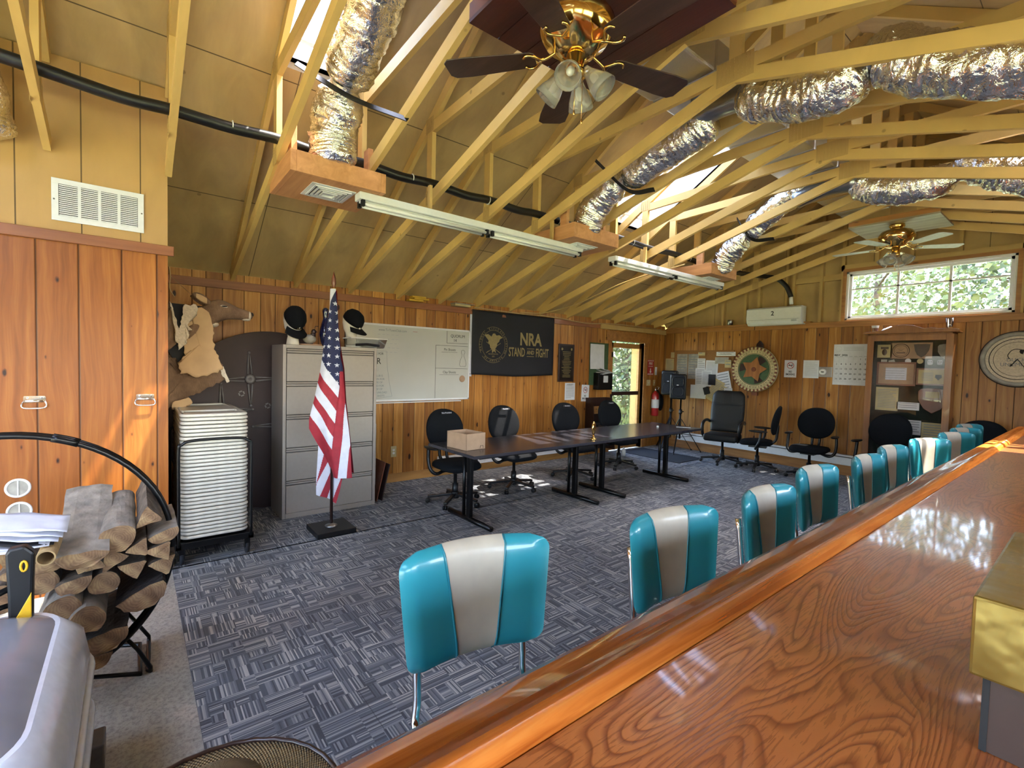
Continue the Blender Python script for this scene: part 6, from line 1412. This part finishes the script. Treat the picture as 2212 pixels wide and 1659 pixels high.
for k in range(3): b.box(0, 0, 0, 0, 0, 0) if False else b.add([M @ Vector(p) for p in ((-.10, .262 - .022 * k, 0), (.16, .262 - .022 * k, 0), (.16, .268 - .022 * k, 0), (-.10, .268 - .022 * k, 0))], [(0, 1, 2, 3)])
for k in range(24): a, e = 2 * PI * k / 24, 2 * PI * (k + 1) / 24; b.add([M @ Vector((-.165 + q * math.cos(w), .24 + q * math.sin(w), 0)) for q, w in ((.04, a), (.042, a), (.042, e), (.04, e))], [(0, 1, 2, 3)])
for r in range(6): z = .115 - .075 * r; b.add([M @ Vector(p) for p in ((-.215, z, 0), (.215, z, 0), (.215, z + .0018, 0), (-.215, z + .0018, 0))], [(0, 1, 2, 3)])
for c in range(8): x = -.215 + .0614 * c; b.add([M @ Vector(p) for p in ((x, -.26, 0), (x + .0018, -.26, 0), (x + .0018, .115, 0), (x, .115, 0))], [(0, 1, 2, 3)])
for c in range(7): x = -.205 + .0614 * c; b.add([M @ Vector(p) for p in ((x, .122, 0), (x + .04, .122, 0), (x + .04, .13, 0), (x, .13, 0))], [(0, 1, 2, 3)])
obj('calendar_grid', b, M_['inkl'], o)
for d in range(1, 32):
    k = d + 4; r, c = k // 7, k % 7
    if r == 5: continue
    text('calendar_number', str(d), .034, M @ Matrix.Translation((-.184 + .0614 * c, .083 - .075 * r, 0)), M_['ink'] if c else M_['inkf'], o, .0002, offset=.0008)
text('calendar_number', '31', .02, M @ Matrix.Translation((-.17, .065 - .075 * 4, 0)), M_['inkf'], o, .0002)
# display cabinet
X0, X1, ZB, ZT2 = -2.19, -1.27, .0095, 2.13
t = thing('display_cabinet', 'tall oak trophy display cabinet with glass door full of plaques', 'display cabinet', ((X0 + X1) / 2, YF, ZB)); w = (X1 - X0) / 2; H_ = ZT2 - ZB; d = .24
b = MB().box(-w, -w + .02, -d, -.03, 0, H_).box(w - .02, w, -d, -.03, 0, H_).box(-w, w, -d, -.03, H_ - .02, H_).box(-w, w, -d, -.03, .0, .12)
obj('carcass', b, M_['oakC'], t, bevel=.002); obj('felt_back', MB().box(-w + .02, w - .02, -.07, -.05, .12, H_ - .02), M_['felt'], t)
b = MB().box(-w, -w + .075, -d - .02, -d, .1, H_ - .02).box(w - .075, w, -d - .02, -d, .1, H_ - .02).box(-w + .075, w - .075, -d - .02, -d, H_ - .10, H_ - .02).box(-w + .075, w - .075, -d - .02, -d, .1, .2)
dr = obj('door_frame', b, M_['oakC'], t, bevel=.003); obj('door_glass', MB().box(-w + .075, w - .075, -d - .011, -d - .008, .2, H_ - .10), M_['cglass'], dr)
cr_ = [(-w - .05, 0), (w + .05, 0), (w + .05, .03), (w + .0, .045), (w * .65, .05), (w * .5, .068), (w * .36, .055), (w * .12, .10), (-.05, .115), (-w * .35, .10), (-w * .6, .045), (-w - .0, .03), (-w - .05, .02)]
obj('carved_crest', MB().prism(cr_, .03, frame((0, -d - .03, H_), (1, 0, 0), (0, 0, 1))), M_['oakC'], t, bevel=.004); obj('cornice', MB().box(-w - .05, w + .05, -d - .05, -.03, H_, H_ + .02), M_['oakC'], t, bevel=.004)
def IN(x, z, dd=0): return frame((x, YF - .071 - dd, z), (1, 0, 0), (0, 0, 1))
def fr_sheet(name, x, z, w, h, lab, cat, fm, inner, border=.02, lines=0, mat2=None):
    t = thing(name, lab, cat, (x, YF - .071, z)); M = frame((0, 0, 0), (1, 0, 0), (0, 0, 1)); b = MB()
    for a in ((-w/2, w/2, -h/2, -h/2 + border), (-w/2, w/2, h/2 - border, h/2), (-w/2, -w/2 + border, -h/2 + border, h/2 - border), (w/2 - border, w/2, -h/2 + border, h/2 - border)): b.box(a[0], a[1], -.018, 0, a[2], a[3])
    obj('picture_frame', b, M_[fm], t, bevel=.002); obj('sheet_area', MB().box(-w/2 + border, w/2 - border, -.006, 0, -h/2 + border, h/2 - border), M_[inner], t)
    if mat2: obj('inner_document', MB().box(-w * .27, w * .27, -.008, -.006, -h * .26, h * .26), M_[mat2], t)
    if lines:
        q = MB()
        for k in range(lines): q.box(-w * .32, w * (.05 if not mat2 else .22), -.0088, -.0078, h * .22 - h * .5 * k / lines, h * .22 - h * .5 * k / lines + .004)
        obj('printed_lines', q, M_['inkf'], t)
    return t
sheet('carved_panel', IN(-2.03, 1.895), .17, .185, 'papery', 'small tan panel with a dark badge at the top left in the cabinet', 'plaque'); C.objects['carved_panel']; obj('badge', MB().ell((-2.03, YF - .074, 1.88), (.03, .002, .045), 16, 8).box(-2.075, -1.985, YF - .075, YF - .072, 1.925, 1.955), M_['plaqd'], C.objects['carved_panel'])
o = sheet('seal_panel', IN(-1.735, 1.90), .455, .22, 'card', 'wide tan panel with a round seal and a shield at the top of the cabinet', 'plaque'); M = IN(-1.735, 1.90, .0025)
obj('round_seal', MB().tube([M @ Vector((-.11 + .095 * math.cos(a * PI / 20), .095 * math.sin(a * PI / 20), 0)) for a in range(40)], .004, 5, True).tube([M @ Vector((-.11 + .075 * math.cos(a * PI / 20), .075 * math.sin(a * PI / 20), 0)) for a in range(40)], .002, 5, True).beam(M @ Vector((-.15, .03, 0)), M @ Vector((-.07, -.02, 0)), .006, .002).beam(M @ Vector((-.07, .03, 0)), M @ Vector((-.15, -.02, 0)), .006, .002).beam(M @ Vector((-.16, -.03, 0)), M @ Vector((-.06, -.03, 0)), .006, .012), M_['plaqd'], o)
obj('shield_badge', MB().prism([(.03, .085), (.07, .092), (.115, .09), (.16, .092), (.205, .085), (.19, .0), (.16, -.06), (.115, -.095), (.07, -.06), (.045, 0)], .003, M), M_['plaqd'], o)
fr_sheet('framed_certificate', -1.885, 1.575, .44, .33, 'wide framed certificate with a grey document, left in the cabinet', 'framed certificate', 'mah', 'card', .022, 5, 'whc'); fr_sheet('framed_award', -1.50, 1.545, .32, .23, 'smaller framed award with a shield print, right in the cabinet', 'framed certificate', 'mah', 'papery', .02, 8)
obj('award_shield', MB().prism([(-.03, .035), (.03, .035), (.035, 0), (0, -.04), (-.035, 0)], .002, IN(-1.43, 1.54, .0075)), M_['ink'], None); o = C.objects['award_shield']; o.parent = next(q for q in C.objects if q.name == 'framed_award'); o.data.transform(Matrix.Translation((1.50, -(YF - .071), -1.545)))
t = thing('shield_plaque', 'brown wooden shield plaque with a small gold plate in the cabinet', 'plaque', (-1.475, YF - .071, 1.22)); sh = [(-.155, .12), (-.13, .155), (-.06, .17), (.06, .17), (.13, .155), (.155, .12), (.15, .0), (.09, -.11), (.0, -.17), (-.09, -.11), (-.15, .0)]; M = frame((0, 0, 0), (1, 0, 0), (0, 0, 1)); obj('shield_board', MB().prism(sh, .02, M), M_['mah'], t, bevel=.005); obj('name_plate', MB().box(-.075, .07, -.023, -.02, .04, .125), M_['papery'], t)
t = thing('shield_plaque', 'grey shield plaque half hidden at the top right in the cabinet', 'plaque', (-1.36, YF - .071, 1.88)); obj('shield_board', MB().prism([(p[0] * .6, p[1] * .62) for p in sh], .015, M), M_['paperg'], t, bevel=.003)
sheet('newspaper_page', IN(-1.975, 1.215), .26, .33, 'papery', 'yellowed newspaper page at the lower left in the cabinet', 'newspaper', 12); sheet('white_slip', IN(-1.735, 1.13), .25, .105, 'paper', 'white paper slip pinned beside the newspaper page', 'paper', 3); sheet('white_card_sheet', IN(-1.66, .84), .16, .20, 'paper', 'white sheet low in the cabinet beside the yellow sheet', 'paper', 5); sheet('yellow_sheet', IN(-1.45, .80), .25, .25, 'papery', 'yellow sheet low at the right in the cabinet', 'paper', 6)
for i, (x, m_, lab) in enumerate(((-1.76, 'paper', 'round pale badge under the seal panel'), (-1.63, 'papery', 'round yellow badge under the seal panel'))): tag(obj('round_badge', MB().lathe([(0, .004), (.032, .004), (.035, 0)], 20, IN(x, 1.755)), M_[m_]), lab, 'badge')
for i, x in enumerate((-1.525, -1.425)):
    o = tag(obj('skull_patch', MB().prism(rrect(.055, .065, .012), .003, IN(x, 1.74)), M_['whc']), ['left black and white skull patch in the cabinet', 'right black and white skull patch in the cabinet'][i], 'patch'); obj('patch_marks', MB().ell((x - .012, YF - .0745, 1.748), (.008, .001, .009), 8, 6).ell((x + .012, YF - .0745, 1.748), (.008, .001, .009), 8, 6).box(x - .02, x + .02, YF - .0748, YF - .074, 1.718, 1.723), M_['ink'], o)
for i, (x, z) in enumerate(((-2.03, 1.75), (-1.94, 1.745))): tag(obj('small_photo', MB().prism(rrect(.07, .05, .004), .002, IN(x, z) @ Matrix.Rotation(.3 * i, 4, 'Z')), M_['paperg']), ['dark little photo under the badge panel', 'tilted pale little photo under the badge panel'][i], 'photo')
zt = ZB + H_ + .021
t = thing('paper_cup', 'patterned paper cup on top of the display cabinet', 'cup', (-2.13, YF - .17, zt)); obj('cup_wall', MB().lathe([(.03, 0), (.044, .10), (.046, .105), (.042, .103), (.028, .003)], 20), M_['paper'], t, smooth=True); obj('printed_band', MB().lathe([(.0335, .025), (.0405, .07)], 20, caps=False), M_['mah'], t, smooth=True)
tag(obj('crumpled_cloth', (lambda m: m.grid(16, 12, lambda u, v: ((u - .5) * .24, (v - .5) * .14, max(.004, .075 * math.sin(PI * u) * math.sin(PI * v) + .05 * mnoise.noise(Vector((u * 6, v * 5, 2))) * math.sin(PI * u)))))(MB()), M_['whc'], smooth=True, solid=.004, at=(-1.97, YF - .15, zt)), 'crumpled pale blue cloth on top of the display cabinet', 'cloth')
tag(obj('glass_tumbler', MB().lathe([(.03, 0), (.033, .005), (.042, .12), (.040, .12), (.030, .008), (0, .008)], 20), M_['clear'], smooth=True, at=(-1.34, YF - .15, zt + .05)), 'clear glass tumbler at the right on top of the display cabinet', 'glass')
# clock
t = thing('wall_clock', 'large round Ducks Unlimited clock cut off by the right edge', 'clock', (-.715, YF, 1.79)); R = .335
obj('rim', MB().lathe([(R - .03, .0), (R, .0), (R + .004, .03), (R - .01, .065), (R - .035, .072), (R - .05, .055)], 64, M, caps=False), M_['paperg'], t, smooth=True); obj('outer_edge', MB().lathe([(R - .0, .0), (R + .012, .004), (R + .010, .03), (R + .002, .04)], 64, M, caps=False), M_['ink'], t, smooth=True)
obj('dial_face', MB().lathe([(0, .04), (R - .04, .04), (R - .04, .03)], 64, M), M_['ffur'], t)
for r_, q in ((R - .085, .004), (R - .125, .002), (R - .045, .006)): obj('dial_ring', MB().tube([M @ Vector((r_ * math.cos(a * PI / 32), r_ * math.sin(a * PI / 32), .041)) for a in range(64)], q, 5, True), M_['ink'], t)
for k, (l, dx) in enumerate((('DUCKS', 0), ('UNLIMITED', 0))): text('dial_lettering', l, .062, M @ Matrix.Translation((0, -.01 - .058 * k, .0415)), M_['inkf'], t, .0004, sx=.95)
obj('duck_logo', MB().tube([M @ Vector(p) for p in bez([(-.07, -.0, .042), (-.085, .05, .042), (-.05, .11, .042), (0, .12, .042), (.04, .10, .042)], 5)], .004, 5).add([M @ Vector(p) for p in ((.02, .12, .043), (.05, .115, .043), (.09, .095, .043), (.05, .095, .043), (.04, .06, .043), (.02, .07, .043), (.01, .095, .043))], [(0, 1, 2, 3, 4, 5, 6)]), M_['ink'], t)
for a, L, q, nm in ((-2.55, .11, .010, 'hour_hand'), (2.6, .17, .007, 'minute_hand')):
    obj(nm, MB().beam(M @ Vector((0, 0, .05)), M @ Vector((L * math.sin(a), L * math.cos(a), .05)), q, .002, (0, 1, 0)).ell(M @ Vector((L * .8 * math.sin(a), L * .8 * math.cos(a), .05)), (.012, .002, .012), 10, 6), M_['ink'], t)

# loudspeakers on tripods
def speaker(x, y, z, rz, label, lab2, top):
    t = thing('loudspeaker', label, 'loudspeaker', (x, y, z), rz, 'black loudspeakers on tripods')
    P = [(-.15, 0), (.15, 0), (.10, .26), (-.10, .26)]; b = MB().prism(P, .47, Matrix.Identity(4)); obj('cabinet', b, M_['black'], t, bevel=.03, seg=4, smooth=True)
    G = frame((0, -.001, .235), (1, 0, 0), (0, 0, 1)); obj('front_grille', MB().prism(rrect(.26, .42, .06), .012, G), M_['mat'], t, bevel=.004)
    obj('waist_ring', MB().tube([G @ Vector((p[0], p[1] + .09, .014)) for p in rrect(.2, .17, .05)], .004, 5, True).tube([G @ Vector((p[0], p[1] - .09, .014)) for p in rrect(.2, .17, .07)], .004, 5, True), M_['black'], t); obj('badge', MB().ell(G @ Vector((0, .03, .014)), (.022, .003, .008), 12, 6), M_['whc'], t)
    s = thing('speaker_stand', lab2, 'speaker stand', (x + .0, y + .12, .0095), rz, 'speaker tripods')
    obj('pole', MB().lathe([(.019, .25), (.019, .8), (.016, .8), (.016, z - .0095 + .02)], 12), M_['blackm'], s, smooth=True); obj('collar', MB().lathe([(.03, .72), (.032, .74), (.03, .80)], 14).tube([(.02, 0, .76), (.06, -.01, .76)], .009, 8), M_['black'], s, smooth=True)
    for k in range(3):
        a = 2 * PI * k / 3 + .5; c, s_ = math.cos(a), math.sin(a); lg = obj('leg', MB().beam((.02 * c, .02 * s_, .62), (.40 * c, .40 * s_, .012), .022, .010), M_['blackm'], s); obj('brace', MB().beam((.02 * c, .02 * s_, .28), (.22 * c, .22 * s_, .30), .016, .006), M_['blackm'], s); obj('rubber_foot', MB().ell((.40 * c, .40 * s_, .013), (.02, .02, .013), 10, 6), M_['black'], lg)
speaker(-4.98, 7.90, 1.00, .35, 'front black loudspeaker with a grey grille and white badge', 'silver-poled tripod holding the front loudspeaker', 0)
speaker(-5.25, 8.0, 1.06, .2, 'rear black loudspeaker in the room corner behind the other', 'tripod of the rear loudspeaker in the corner', 0)
S.render.film_transparent = False
bpy.context.view_layer.update()
